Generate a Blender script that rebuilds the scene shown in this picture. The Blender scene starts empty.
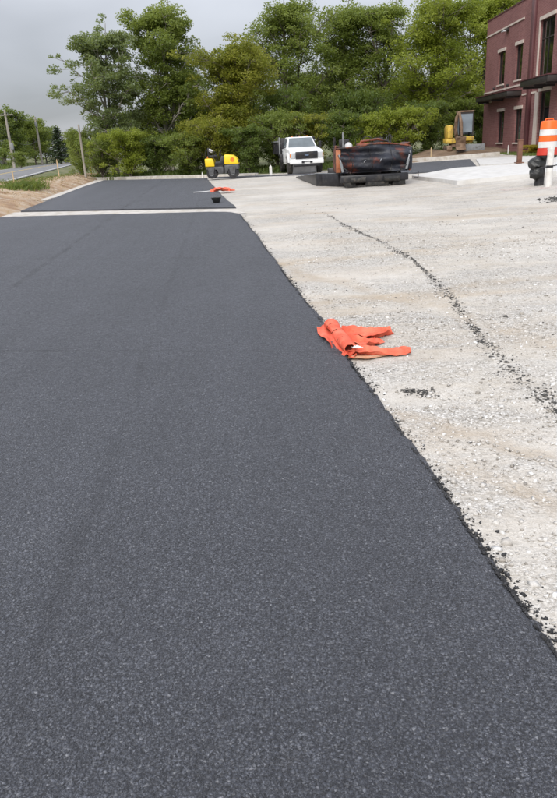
import bpy, bmesh, math, random
import numpy as np
from mathutils import Vector, Matrix, noise as mnoise
rng = np.random.default_rng(7); random.seed(7)
S = bpy.context.scene
COL = S.collection
R = math.radians

# ------------------------------------------------------------------ camera
F, H, A = 690.0, 1.6, 0.055          # focal length in photo pixels, eye height, camera roll
PW, PH = 557.0, 798.0
PITCH = math.atan(255*math.cos(A)/F)
_f = np.array([0, math.cos(PITCH), -math.sin(PITCH)])
_r0 = np.array([1.0, 0, 0]); _u0 = np.array([0, math.sin(PITCH), math.cos(PITCH)])
_r = math.cos(A)*_r0 - math.sin(A)*_u0
_u = math.cos(A)*_u0 + math.sin(A)*_r0
_C = np.array([0, 0, H])
cam = bpy.data.cameras.new('camera'); co = bpy.data.objects.new('camera', cam); COL.objects.link(co)
cam.sensor_fit = 'VERTICAL'; cam.sensor_height = 24.0; cam.lens = F/PH*24.0
cam.clip_start = 0.05; cam.clip_end = 3000
co.matrix_world = Matrix(((_r[0], _u[0], -_f[0], 0), (_r[1], _u[1], -_f[1], 0), (_r[2], _u[2], -_f[2], H), (0, 0, 0, 1)))
S.camera = co
S.render.resolution_x, S.render.resolution_y = 715, 1024

# ------------------------------------------------------------------ world: overcast sky
W = bpy.data.worlds.new('World'); S.world = W; W.use_nodes = True
nt = W.node_tree; nt.nodes.clear()
def wn(t, **k):
    n = nt.nodes.new(t)
    for a, b in k.items(): setattr(n, a, b)
    return n
SUN_EL, SUN_AZ = R(36), R(200)
sky = wn('ShaderNodeTexSky', sky_type='NISHITA', sun_disc=False, sun_elevation=SUN_EL, sun_rotation=SUN_AZ)
tc = wn('ShaderNodeTexCoord'); sep = wn('ShaderNodeSeparateXYZ'); nt.links.new(tc.outputs['Generated'], sep.inputs[0])
mx = wn('ShaderNodeMath', operation='MAXIMUM'); mx.inputs[1].default_value = 0; nt.links.new(sep.outputs['Z'], mx.inputs[0])
ma = wn('ShaderNodeMath', operation='MULTIPLY_ADD'); ma.inputs[1].default_value = 0.82; ma.inputs[2].default_value = 0.30; nt.links.new(mx.outputs[0], ma.inputs[0])
mp = wn('ShaderNodeMapping'); mp.inputs['Scale'].default_value = (1.0, 1.0, 3.6); mp.inputs['Location'].default_value = (3.1, 1.7, .35); nt.links.new(tc.outputs['Generated'], mp.inputs[0])
nz = wn('ShaderNodeTexNoise'); nz.inputs['Scale'].default_value = 2.2; nz.inputs['Detail'].default_value = 4; nz.inputs['Roughness'].default_value = 0.45; nz.inputs['Distortion'].default_value = 0.4
nt.links.new(mp.outputs[0], nz.inputs['Vector'])
mr = wn('ShaderNodeMapRange'); mr.inputs[1].default_value = 0.3; mr.inputs[2].default_value = 0.7; mr.inputs[3].default_value = 0.66; mr.inputs[4].default_value = 1.22
nt.links.new(nz.outputs['Fac'], mr.inputs[0])
mm = wn('ShaderNodeMath', operation='MULTIPLY'); nt.links.new(ma.outputs[0], mm.inputs[0]); nt.links.new(mr.outputs[0], mm.inputs[1])
vs = wn('ShaderNodeVectorMath', operation='SCALE'); vs.inputs[0].default_value = (0.93, 0.96, 1.045); nt.links.new(mm.outputs[0], vs.inputs['Scale'])
bg1 = wn('ShaderNodeBackground'); bg1.inputs[1].default_value = 1.0; nt.links.new(vs.outputs[0], bg1.inputs[0])
bg2 = wn('ShaderNodeBackground'); bg2.inputs[1].default_value = 0.1; nt.links.new(sky.outputs[0], bg2.inputs[0])
mix = wn('ShaderNodeMixShader'); mix.inputs[0].default_value = 0.08; nt.links.new(bg1.outputs[0], mix.inputs[1]); nt.links.new(bg2.outputs[0], mix.inputs[2])
wo = wn('ShaderNodeOutputWorld'); nt.links.new(mix.outputs[0], wo.inputs[0])

sl = bpy.data.lights.new('sun', 'SUN'); sl.energy = 1.5; sl.angle = R(25); sl.color = (1, 0.96, 0.9)
so = bpy.data.objects.new('sun', sl); COL.objects.link(so)
sd = Vector((math.sin(SUN_AZ)*math.cos(SUN_EL), math.cos(SUN_AZ)*math.cos(SUN_EL), math.sin(SUN_EL)))
so.rotation_euler = sd.to_track_quat('Z', 'Y').to_euler(); so.location = (0, 0, 40)
vw = S.view_settings; vw.view_transform = 'Standard'; vw.look = 'None'; vw.exposure = 0.8; vw.gamma = 1.0; vw.use_curve_mapping = False

# ------------------------------------------------------------------ pixel helpers (direction from the photo, distance from the ground touched)
def ray(x, y): return _f*F + (x-278.5)*_r - (y-399)*_u
def G(x, y, z=0.0):
    d = ray(x, y); t = (z-H)/d[2]; return _C + t*d
def P(w):
    v = np.array(w, float)-_C; k = F/(v@_f); return 278.5+k*(v@_r), 399-k*(v@_u)
def ss(a, b, x):
    t = np.clip((np.asarray(x, float)-a)/(b-a), 0, 1); return t*t*(3-2*t)
LEFT = np.array([(-5.2, -6), (-5.6, 0), (-6.4, 8), (-7.7, 20), (-7.85, 22.3), (-8.75, 30.5), (-10.2, 44), (-13, 62), (-20, 100)])
def xl(y): return np.interp(y, LEFT[:, 1], LEFT[:, 0])
RN0, RN1 = G(0, 184, .3), G(62, 167.5, .3)
_rd = (RN1-RN0)[:2]; _rd = _rd/np.linalg.norm(_rd); _rn = np.array([-_rd[1], _rd[0]])     # road direction, normal to its left
def rbend(t): return -.00055*np.maximum(0, np.asarray(t, float)-55)**2
def rsd(x, y): return (x-RN0[0])*_rn[0] + (y-RN0[1])*_rn[1] - rbend((x-RN0[0])*_rd[0] + (y-RN0[1])*_rd[1])
def hh(x, y):
    x = np.asarray(x, float); y = np.asarray(y, float)
    h = 0.4*ss(4, 13, x)*ss(6, 22, y)
    s = rsd(x, y)
    h = h + 0.3*ss(-2.6, -0.2, s)
    h = h + 0.55*ss(8.6, 16, s)
    return h
def Gt(x, y):
    z = 0.0
    for _ in range(8):
        p = G(x, y, z); z = float(hh(p[0], p[1]))
    return G(x, y, z)

# ------------------------------------------------------------------ materials
def M(name, stops, scale=5.0, rough=0.7, detail=6, bump=0.0, bscale=None, spec=0.4, metal=0.0, wear=None, coord='Object', stretch=(1, 1, 1)):
    """noise-driven colour ramp + noise bump; wear=(scale, lo, hi, colour) adds a second patchy layer"""
    m = bpy.data.materials.new(name); m.use_nodes = True; t = m.node_tree; b = t.nodes['Principled BSDF']
    b.inputs['Roughness'].default_value = rough; b.inputs['Specular IOR Level'].default_value = spec; b.inputs['Metallic'].default_value = metal
    c = t.nodes.new('ShaderNodeTexCoord'); mpn = t.nodes.new('ShaderNodeMapping'); mpn.inputs['Scale'].default_value = stretch; t.links.new(c.outputs[coord], mpn.inputs[0])
    n = t.nodes.new('ShaderNodeTexNoise'); n.inputs['Scale'].default_value = scale; n.inputs['Detail'].default_value = detail; t.links.new(mpn.outputs[0], n.inputs['Vector'])
    r = t.nodes.new('ShaderNodeValToRGB'); e = r.color_ramp.elements
    k = len(stops)
    pos = [0.3+0.4*i/max(1, k-1) for i in range(k)]
    e[0].position = pos[0]; e[0].color = (*stops[0], 1); e[1].position = pos[-1]; e[1].color = (*stops[-1], 1)
    for i in range(1, k-1): q = e.new(pos[i]); q.color = (*stops[i], 1)
    t.links.new(n.outputs['Fac'], r.inputs[0]); out = r.outputs[0]
    if wear:
        n2 = t.nodes.new('ShaderNodeTexNoise'); n2.inputs['Scale'].default_value = wear[0]; n2.inputs['Detail'].default_value = 8; n2.inputs['Roughness'].default_value = .65; t.links.new(c.outputs[coord], n2.inputs['Vector'])
        q = t.nodes.new('ShaderNodeMapRange'); q.inputs[1].default_value = wear[1]; q.inputs[2].default_value = wear[2]; t.links.new(n2.outputs['Fac'], q.inputs[0])
        x = t.nodes.new('ShaderNodeMix'); x.data_type = 'RGBA'; t.links.new(q.outputs[0], x.inputs[0]); t.links.new(out, x.inputs[6]); x.inputs[7].default_value = (*wear[3], 1); out = x.outputs[2]
    t.links.new(out, b.inputs['Base Color'])
    if bump:
        nb = t.nodes.new('ShaderNodeTexNoise'); nb.inputs['Scale'].default_value = bscale or scale*4; nb.inputs['Detail'].default_value = 8; t.links.new(c.outputs[coord], nb.inputs['Vector'])
        bp = t.nodes.new('ShaderNodeBump'); bp.inputs['Strength'].default_value = 1; bp.inputs['Distance'].default_value = bump
        t.links.new(nb.outputs['Fac'], bp.inputs['Height']); t.links.new(bp.outputs[0], b.inputs['Normal'])
    return m

class NG:
    """tiny node-graph helper"""
    def __init__(s, name):
        s.m = bpy.data.materials.new(name); s.m.use_nodes = True; s.t = s.m.node_tree; s.b = s.t.nodes['Principled BSDF']
        s.c = s.t.nodes.new('ShaderNodeTexCoord').outputs['Object']
    def n(s, ty, ins=None, **k):
        x = s.t.nodes.new(ty)
        for a, b in k.items(): setattr(x, a, b)
        for a, b in (ins or {}).items():
            if hasattr(b, 'is_output'): s.t.links.new(b, x.inputs[a])
            else: x.inputs[a].default_value = b
        return x
    def noise(s, scale, detail=5, rough=.55, vec=None, dist=0.): return s.n('ShaderNodeTexNoise', {'Scale': scale, 'Detail': detail, 'Roughness': rough, 'Distortion': dist, 'Vector': vec or s.c}).outputs['Fac']
    def vor(s, scale, vec=None, feature='F1', rand=1.): return s.n('ShaderNodeTexVoronoi', {'Scale': scale, 'Vector': vec or s.c, 'Randomness': rand}, feature=feature)
    def mr(s, v, a, b, c=0., d=1.): return s.n('ShaderNodeMapRange', {0: v, 1: a, 2: b, 3: c, 4: d}).outputs[0]
    def math(s, op, a, b): return s.n('ShaderNodeMath', {0: a, 1: b}, operation=op).outputs[0]
    def mix(s, f, a, b, bt='MIX'):
        x = s.n('ShaderNodeMix', data_type='RGBA', blend_type=bt)
        for i, v in ((0, f), (6, a), (7, b)):
            if hasattr(v, 'is_output'): s.t.links.new(v, x.inputs[i])
            else: x.inputs[i].default_value = v if i == 0 else (*v, 1)
        return x.outputs[2]
    def ramp(s, v, stops):
        x = s.n('ShaderNodeValToRGB', {0: v}); e = x.color_ramp.elements
        e[0].position, e[0].color = stops[0][0], (*stops[0][1], 1); e[1].position, e[1].color = stops[-1][0], (*stops[-1][1], 1)
        for p, c in stops[1:-1]: q = e.new(p); q.color = (*c, 1)
        return x.outputs[0]
    def bump(s, hgt, dist, normal=None):
        x = s.n('ShaderNodeBump', {'Strength': 1., 'Distance': dist, 'Height': hgt})
        if normal: s.t.links.new(normal, x.inputs['Normal'])
        return x.outputs[0]
    def out(s, col=None, rough=None, nrm=None, **k):
        for nm, v in (('Base Color', col), ('Roughness', rough), ('Normal', nrm)):
            if v is None: continue
            if hasattr(v, 'is_output'): s.t.links.new(v, s.b.inputs[nm])
            else: s.b.inputs[nm].default_value = v if nm == 'Roughness' else (*v, 1)
        for a, b in k.items(): s.b.inputs[a.replace('_', ' ')].default_value = b
        return s.m

def asphalt_mat(name, lo=.028, hi=.1):
    g = NG(name)
    warp = g.n('ShaderNodeVectorMath', {0: g.c, 1: g.n('ShaderNodeVectorMath', {0: g.n('ShaderNodeTexNoise', {'Scale': 60., 'Detail': 2., 'Vector': g.c}).outputs['Color'], 1: (.012, .012, .012)}, operation='MULTIPLY').outputs[0]}, operation='ADD').outputs[0]
    v = g.vor(118, warp); v2 = g.vor(235, warp); v3 = g.vor(44, warp); v.distance = 'MANHATTAN'; v2.distance = 'MANHATTAN'
    cell = g.n('ShaderNodeSeparateColor', {0: v.outputs['Color']}); c2 = g.n('ShaderNodeSeparateColor', {0: v2.outputs['Color']}); c3 = g.n('ShaderNodeSeparateColor', {0: v3.outputs['Color']})
    val = g.ramp(cell.outputs[0], [(0, (lo*.3, lo*.31, lo*.36)), (.35, (lo*.72, lo*.77, lo*.94)), (.75, (lo*1.3, lo*1.38, lo*1.64)), (.92, (hi*.8, hi*.84, hi*.97)), (1, (hi*1.35, hi*1.37, hi*1.45))])
    val2 = g.ramp(c2.outputs[1], [(0, (.014, .014, .016)), (.6, (lo*.9, lo*.95, lo*1.12)), (1, (hi*.95, hi*1.0, hi*1.14))])
    col = g.mix(g.mr(g.noise(55, 3), .42, .6), val, val2)
    v4 = g.vor(66, warp); v4.distance = 'MANHATTAN'; c4 = g.n('ShaderNodeSeparateColor', {0: v4.outputs['Color']})
    bigst = g.math('MULTIPLY', g.mr(c4.outputs[0], .70, .72), g.mr(v4.outputs['Distance'], .62, .5))
    col = g.mix(bigst, col, g.ramp(c4.outputs[1], [(0, (lo*.5, lo*.52, lo*.58)), (.6, (lo*1.25, lo*1.33, lo*1.56)), (1, (hi*1.1, hi*1.12, hi*1.2))]))
    # black binder between stones, with the shade of the gaps painted in too
    gap = g.mr(v.outputs['Distance'], .55, .95, 0, 1)
    col = g.mix(g.math('MULTIPLY', gap, .6), col, (.014, .014, .016))
    void = g.math('MULTIPLY', g.mr(g.noise(115, 3, .6), .56, .66), g.mr(g.noise(4, 4, .6), .3, .7, .6, 1.))  # pits: occlusion painted as near-black specks in the base colour
    col = g.mix(g.math('MULTIPLY', void, g.math('SUBTRACT', 1., g.math('MULTIPLY', bigst, .8))), col, (.007, .007, .008))
    big = g.mr(g.noise(.9, 5, .6), .3, .7, .9, 1.12)
    st = g.n('ShaderNodeMapping', {0: g.c, 'Rotation': (0, 0, R(5)), 'Scale': (2.2, .09, 1)}).outputs[0]
    lane = g.mr(g.noise(1.0, 3, .5, st), .35, .68, .9, 1.1)
    col = g.n('ShaderNodeVectorMath', {0: col, 'Scale': g.math('MULTIPLY', big, lane)}, operation='SCALE').outputs[0]
    sx = g.n('ShaderNodeSeparateXYZ', {0: g.n('ShaderNodeVectorMath', {0: g.c, 1: g.n('ShaderNodeVectorMath', {0: g.n('ShaderNodeTexNoise', {'Scale': 1.5, 'Detail': 4., 'Vector': g.c}).outputs['Color'], 1: (.12, .12, 0)}, operation='MULTIPLY').outputs[0]}, operation='ADD').outputs[0]})
    for (qa, qb, hw_, amt) in ((G(0, 302), G(95, 232), .07, .85), (G(0, 358), G(330, 359), .035, .7), (G(30, 262), G(236, 262), .09, .45), (G(110, 470), G(190, 230), .05, .4)):
        d_ = (qb-qa)[:2]; d_ = d_/np.linalg.norm(d_); nx_, ny_ = -d_[1], d_[0]
        ds = g.math('ABSOLUTE', g.math('SUBTRACT', g.math('ADD', g.math('MULTIPLY', sx.outputs[0], float(nx_)), g.math('MULTIPLY', sx.outputs[1], float(ny_))), float(qa[0]*nx_+qa[1]*ny_+.06*(nx_+ny_))), 0.)
        k_ = g.math('MULTIPLY', g.mr(ds, hw_, hw_*.3), g.mr(g.noise(1.1, 4), .38, .6, 0., amt))
        col = g.mix(k_, col, (.012, .012, .014))
    # pavement dust
    col = g.mix(g.math('MULTIPLY', g.mr(g.noise(7, 6, .7), .6, .8), .10), col, (.22, .2, .18))
    hgt = g.math('ADD', g.math('MULTIPLY', g.math('ADD', g.math('SUBTRACT', 1.0, v.outputs['Distance']), g.math('MULTIPLY', cell.outputs[1], .9)), 1.0),
                 g.math('ADD', g.math('MULTIPLY', c2.outputs[2], .35), g.math('MULTIPLY', c3.outputs[0], .5)))
    n1 = g.bump(g.math('ADD', hgt, g.math('SUBTRACT', g.math('MULTIPLY', bigst, .7), g.math('MULTIPLY', void, 1.2))), .006)
    n2 = g.bump(g.noise(2.5, 4), .012, n1)
    return g.out(col, g.mr(c3.outputs[2], 0, 1, .44, .66), n2, Specular_IOR_Level=.5, Sheen_Weight=.11, Sheen_Roughness=.4, Sheen_Tint=(.8, .85, 1., 1.))

RUTS = [((300, 263), (557, 236), .16), ((352, 302), (557, 276), .16), ((400, 300), (557, 345), .12), ((420, 455), (557, 500), .10), ((395, 420), (557, 452), .09)]
def gravel_mat():
    g = NG('gravel')
    w = g.n('ShaderNodeVectorMath', {0: g.c, 1: g.n('ShaderNodeVectorMath', {0: g.n('ShaderNodeTexNoise', {'Scale': 40., 'Detail': 2., 'Vector': g.c}).outputs['Color'], 1: (.02, .02, .02)}, operation='MULTIPLY').outputs[0]}, operation='ADD').outputs[0]
    v = g.vor(52, w); v2 = g.vor(130, w)
    c = g.n('ShaderNodeSeparateColor', {0: v.outputs['Color']}); c2 = g.n('ShaderNodeSeparateColor', {0: v2.outputs['Color']})
    stops = [(0, (.15, .14, .125)), (.15, (.30, .28, .25)), (.5, (.46, .43, .39)), (.8, (.60, .575, .535)), (1, (.75, .735, .71))]
    a = g.ramp(c.outputs[0], stops); b = g.ramp(c2.outputs[0], stops)
    stone = g.mix(g.mr(g.noise(18, 4), .42, .58), a, b)
    stone = g.mix(g.math('MULTIPLY', g.mr(v.outputs['Distance'], .5, .8), .5), stone, (.2, .175, .14))
    fines = g.mix(g.mr(g.noise(3.1, 8, .65), .35, .65), (.43, .38, .31), (.57, .53, .47))
    fines = g.mix(.35, fines, b)
    st = g.n('ShaderNodeMapping', {0: g.c, 'Rotation': (0, 0, R(-68)), 'Scale': (.35, 1.3, 1)}).outputs[0]
    msk = g.mr(g.math('ADD', g.math('MULTIPLY', g.noise(1.5, 6, .65, st), .7), g.math('MULTIPLY', g.noise(9, 5, .7), .3)), .42, .56)
    col = g.mix(msk, fines, stone)
    # compacted wheel bands, damp and clay patches
    col = g.mix(g.math('MULTIPLY', g.mr(g.noise(.8, 6, .7, st), .50, .68), .6), col, (.44, .36, .27))
    col = g.mix(g.math('MULTIPLY', g.mr(g.noise(.33, 4, .6), .46, .64), .6), col, (.585, .555, .51))
    sx = g.n('ShaderNodeSeparateXYZ', {0: g.n('ShaderNodeVectorMath', {0: g.c, 1: g.n('ShaderNodeVectorMath', {0: g.n('ShaderNodeTexNoise', {'Scale': .9, 'Detail': 5., 'Vector': g.c}).outputs['Color'], 1: (.5, .5, 0)}, operation='MULTIPLY').outputs[0]}, operation='ADD').outputs[0]})
    for (pa_, pb_, hw_) in RUTS:
        qa, qb = G(*pa_), G(*pb_); d_ = (qb-qa)[:2]; d_ = d_/np.linalg.norm(d_); nx_, ny_ = -d_[1], d_[0]
        ds = g.math('ABSOLUTE', g.math('SUBTRACT', g.math('ADD', g.math('MULTIPLY', sx.outputs[0], float(nx_)), g.math('MULTIPLY', sx.outputs[1], float(ny_))), float(qa[0]*nx_+qa[1]*ny_+.25*(nx_+ny_))), 0.)
        k_ = g.math('MULTIPLY', g.mr(ds, hw_*1.5, hw_*.5), g.mr(g.noise(2.2, 6, .7), .36, .6, 0., .55))
        col = g.mix(k_, col, (.40, .325, .24))
    # dark asphalt specks
    sp = g.vor(9, w); spc = g.n('ShaderNodeSeparateColor', {0: sp.outputs['Color']})
    k = g.math('MULTIPLY', g.mr(sp.outputs['Distance'], .09, .06), g.mr(spc.outputs[0], .8, .82))
    col = g.mix(k, col, (.03, .03, .03))
    hgt = g.math('ADD', g.math('MULTIPLY', g.math('ADD', g.math('SUBTRACT', 1., v.outputs['Distance']), c.outputs[1]), g.mr(msk, 0, 1, .25, 1.)), g.math('MULTIPLY', g.math('SUBTRACT', 1., v2.outputs['Distance']), .35))
    n = g.bump(hgt, .0055); n = g.bump(g.noise(3.5, 6, .6), .03, n)
    return g.out(col, .9, n, Specular_IOR_Level=.2)

MAT = {}
MAT['asphalt'] = asphalt_mat('fresh_asphalt', .076, .19)
MAT['gravel'] = gravel_mat()
MAT['crumb'] = M('asphalt_crumb', [(.012, .012, .013), (.03, .03, .032), (.055, .055, .058)], 60, .6, bump=.002, bscale=300)
MAT['dustcrumb'] = M('dusty_asphalt_lump', [(.02, .02, .021), (.06, .058, .055), (.15, .14, .125)], 45, .85, bump=.002, bscale=300)
MAT['concrete'] = M('pale_concrete', [(.50, .49, .47), (.57, .56, .54), (.62, .61, .59)], 3.0, .85, bump=.003, bscale=60, wear=(1.2, .55, .8, (.52, .49, .44)))
MAT['kerbstone'] = M('dusty_concrete', [(.38, .35, .31), (.5, .47, .43), (.56, .53, .49)], 4.0, .9, bump=.006, bscale=40, wear=(2.5, .5, .7, (.36, .31, .24)))
MAT['old_road'] = M('old_asphalt', [(.14, .14, .145), (.18, .18, .18), (.21, .21, .21)], 1.2, .85, bump=.004, bscale=70, wear=(.4, .5, .7, (.12, .12, .125)))
MAT['paint_white'] = M('road_paint', [(.55, .55, .53), (.7, .7, .68)], 9, .7)
MAT['paint_yellow'] = M('yellow_road_paint', [(.5, .36, .08), (.6, .42, .1)], 9, .7)
MAT['earth'] = M('ground', [(.07, .085, .03), (.12, .125, .05), (.2, .165, .1)], .7, .95, bump=.03, bscale=9, wear=(.25, .5, .65, (.07, .11, .03)))
MAT['soil'] = M('straw_soil', [(.21, .125, .07), (.35, .235, .145), (.43, .33, .225)], 1.1, .95, bump=.03, bscale=11, wear=(2.1, .48, .66, (.44, .37, .29)))
MAT['mound'] = M('mound_soil', [(.11, .075, .05), (.17, .115, .075), (.24, .17, .11)], 1.5, .95, bump=.05, bscale=9)
MAT['bark'] = M('bark', [(.06, .05, .04), (.13, .11, .09), (.2, .175, .145)], 7, .9, bump=.02, bscale=30, stretch=(1, 1, .25))
MAT['palebark'] = M('pale_bark', [(.12, .11, .09), (.24, .22, .19), (.32, .3, .26)], 5, .9, bump=.02, bscale=30, stretch=(1, 1, .25))
MAT['pole'] = M('weathered_wood', [(.22, .195, .165), (.32, .29, .25), (.4, .37, .33)], 5, .9, bump=.01, bscale=40, stretch=(1, 1, .1))
MAT['stake'] = M('raw_wood', [(.45, .33, .19), (.58, .45, .28)], 8, .85, stretch=(1, 1, .2))
MAT['brick'] = None
MAT['cream'] = M('cream_stone', [(.5, .43, .37), (.6, .52, .46)], 3, .8, bump=.002)
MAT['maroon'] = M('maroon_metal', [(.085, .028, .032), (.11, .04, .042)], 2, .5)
MAT['darkmetal'] = M('dark_bronze', [(.022, .018, .017), (.04, .032, .03)], 2, .45)
MAT['greymetal'] = M('grey_metal', [(.18, .19, .2), (.27, .28, .29)], 6, .55, wear=(5, .55, .7, (.1, .085, .07)))
MAT['steeldark'] = M('dark_grey_steel', [(.06, .062, .065), (.11, .112, .115)], 6, .5, wear=(5, .55, .7, (.05, .042, .035)))
MAT['black'] = M('black_steel', [(.012, .012, .014), (.026, .026, .03)], 6, .42, bump=.002, wear=(3, .55, .75, (.07, .06, .05)))
MAT['rubber'] = M('rubber', [(.014, .014, .014), (.03, .03, .03)], 12, .75, wear=(5, .5, .75, (.12, .105, .085)))
MAT['tarp'] = M('tarred_steel', [(.007, .008, .012), (.014, .016, .024), (.024, .028, .042)], 2.0, .5, bump=.03, bscale=7, wear=(1.6, .56, .70, (.13, .03, .014)))
MAT['rust'] = M('rusty_orange', [(.2, .045, .02), (.3, .085, .035), (.14, .04, .022)], 2.6, .6, bump=.008, bscale=20, wear=(2.2, .42, .56, (.016, .015, .016)))
MAT['rustpale'] = M('worn_orange_paint', [(.3, .085, .035), (.42, .17, .08)], 3, .6, wear=(4, .52, .68, (.12, .05, .03)))
MAT['white'] = M('white_paint', [(.72, .73, .74), (.8, .8, .8)], 1.2, .3, spec=.5, wear=(2.2, .55, .85, (.5, .47, .42)))
MAT['chrome'] = M('grey_chrome', [(.4, .41, .43), (.55, .56, .58)], 4, .28, metal=.7)
MAT['yellow'] = M('yellow_paint', [(.78, .52, .015), (.85, .6, .02)], 2, .4, spec=.5, wear=(5, .62, .8, (.3, .2, .05)))
MAT['dullyellow'] = M('dirty_yellow_paint', [(.5, .33, .04), (.66, .46, .08)], 2, .55, wear=(3, .48, .68, (.2, .12, .06)))
MAT['mud'] = M('muddy_steel', [(.11, .07, .045), (.2, .13, .085), (.27, .19, .13)], 4, .8, bump=.006, bscale=30)
MAT['orange'] = M('orange_plastic', [(.80, .12, .014), (.86, .155, .02)], 3, .5, wear=(6, .6, .85, (.5, .12, .05)))
MAT['drumred'] = M('red_plastic', [(.5, .035, .02), (.58, .05, .03)], 3, .5)
MAT['reflect'] = M('reflective_white', [(.6, .59, .57), (.72, .71, .69)], 3, .5, wear=(7, .55, .8, (.45, .41, .37)))
MAT['fabric'] = M('orange_fabric', [(.62, .09, .05), (.72, .13, .075), (.76, .19, .12)], 7, .7, bump=.004, bscale=90, spec=.2, wear=(11, .52, .76, (.62, .22, .12)))
MAT['fabricdirty'] = M('dusty_orange_fabric', [(.56, .2, .1), (.6, .33, .2), (.58, .44, .32)], 8, .8, bump=.004, bscale=90, spec=.2)
MAT['slot'] = M('dark_slit', [(.09, .02, .012), (.14, .035, .02)], 9, .9)
MAT['pvc'] = M('white_pvc', [(.62, .61, .58), (.72, .71, .69)], 4, .4, wear=(6, .5, .75, (.5, .44, .37)))
MAT['rustpost'] = M('rusted_post', [(.13, .06, .04), (.2, .1, .065)], 7, .8)
MAT['blackwrap'] = M('black_plastic', [(.012, .013, .013), (.025, .026, .026)], 6, .35, bump=.02, bscale=12)
MAT['seat'] = M('seat_vinyl', [(.015, .015, .017), (.025, .025, .028)], 6, .55)
MAT['palegrey'] = M('pale_grey', [(.5, .5, .5), (.62, .62, .62)], 4, .55)
MAT['pink'] = None
MAT['beige'] = M('beige_siding', [(.42, .37, .3), (.5, .45, .38)], 2, .85)
MAT['weed'] = None

def glass_mat(name, col, rough=.06):
    g = NG(name); return g.out(g.mix(g.mr(g.noise(.8, 3), .35, .65), col, tuple(c*1.7 for c in col)), rough, g.bump(g.noise(1.2, 2), .004), Specular_IOR_Level=.6)
MAT['glass'] = glass_mat('dark_glass', (.006, .007, .007)); MAT['screen'] = glass_mat('windscreen', (.10, .12, .13), .08)  # windscreen colour lightened to paint in the reflected sky
MAT['cabglass'] = glass_mat('cab_glass', (.16, .19, .22), .1)
MAT['lamp'] = glass_mat('lamp_lens', (.35, .36, .37), .12)
MAT['amber'] = glass_mat('amber_lens', (.5, .15, .02), .2)
MAT['badge'] = M('badge_blue', [(.1, .14, .22), (.16, .2, .28)], 9, .3)

def brick_mat():
    g = NG('mauve_brick')
    b = g.n('ShaderNodeTexBrick', {'Vector': g.n('ShaderNodeMapping', {0: g.n('ShaderNodeCombineXYZ', {0: g.n('ShaderNodeSeparateXYZ', {0: g.c}).outputs[1], 1: g.n('ShaderNodeSeparateXYZ', {0: g.c}).outputs[2]}).outputs[0]}).outputs[0],
        'Color1': (.205, .088, .084, 1), 'Color2': (.255, .116, .108, 1), 'Mortar': (.30, .20, .185, 1), 'Scale': 1.0, 'Mortar Size': .006, 'Brick Width': .22, 'Row Height': .075})
    col = g.n('ShaderNodeVectorMath', {0: b.outputs['Color'], 'Scale': g.mr(g.noise(.5, 6, .6), .3, .7, .86, 1.14)}, operation='SCALE').outputs[0]
    return g.out(col, .85, g.bump(b.outputs['Fac'], -.004), Specular_IOR_Level=.2)
MAT['brick'] = brick_mat()

def stone_mat():
    g = NG('crushed_stone')
    a = g.n('ShaderNodeAttribute', attribute_name='tint').outputs['Fac']
    col = g.ramp(a, [(0, (.17, .155, .14)), (.2, (.36, .33, .29)), (.5, (.52, .49, .45)), (.8, (.65, .63, .60)), (1, (.78, .77, .75))])
    col = g.n('ShaderNodeVectorMath', {0: col, 'Scale': g.mr(g.noise(120, 4), .3, .7, .8, 1.15)}, operation='SCALE').outputs[0]
    return g.out(col, .9, g.bump(g.noise(220, 3), .001), Specular_IOR_Level=.2)
MAT['stone'] = stone_mat()
def pink_mat():
    g = NG('pink_marking_paint')
    tr = g.n('ShaderNodeBsdfTransparent'); ms = g.n('ShaderNodeMixShader', {0: g.mr(g.noise(9, 6, .75), .48, .72, 0., .55), 1: tr.outputs[0], 2: g.b.outputs[0]})
    g.t.links.new(ms.outputs[0], g.t.nodes['Material Output'].inputs[0])
    return g.out((.62, .27, .27), .9)
MAT['pink'] = pink_mat()

def leaf_mat(name, dark, mid, light, trans=.48):
    g = NG(name)
    a = g.n('ShaderNodeAttribute', attribute_name='tint').outputs['Fac']
    col = g.ramp(a, [(0, dark), (.5, mid), (1, light)])
    g.out(col, .5, Specular_IOR_Level=.4)
    tl = g.n('ShaderNodeBsdfTranslucent', {0: g.mix(.6, col, (.36, .42, .07))})
    ms = g.n('ShaderNodeMixShader', {0: trans, 1: g.b.outputs[0], 2: tl.outputs[0]})
    g.t.links.new(ms.outputs[0], g.t.nodes['Material Output'].inputs[0])
    return g.m
LEAF = {
 'grey':   leaf_mat('leaf_grey_green', (.1, .135, .058), (.175, .225, .1), (.255, .3, .15)),
 'mid':    leaf_mat('leaf_mid_green', (.095, .135, .028), (.19, .245, .052), (.28, .33, .09)),
 'bright': leaf_mat('leaf_bright_green', (.115, .155, .016), (.245, .295, .03), (.34, .38, .06)),
 'yellow': leaf_mat('leaf_yellow_green', (.12, .135, .016), (.25, .25, .03), (.34, .325, .052)),
 'dark':   leaf_mat('leaf_dark_green', (.048, .078, .02), (.105, .155, .034), (.17, .225, .058)),
 'fir':    leaf_mat('leaf_conifer', (.015, .03, .014), (.028, .05, .022), (.045, .075, .035), .1),
 'weed':   leaf_mat('weed_green', (.06, .1, .02), (.12, .18, .045), (.2, .25, .09)),
 'straw':  leaf_mat('straw', (.3, .2, .1), (.45, .33, .18), (.58, .46, .29), .15),
 'gold':   leaf_mat('leaf_gold', (.25, .2, .02), (.45, .33, .03), (.6, .45, .06)),
}

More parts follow.
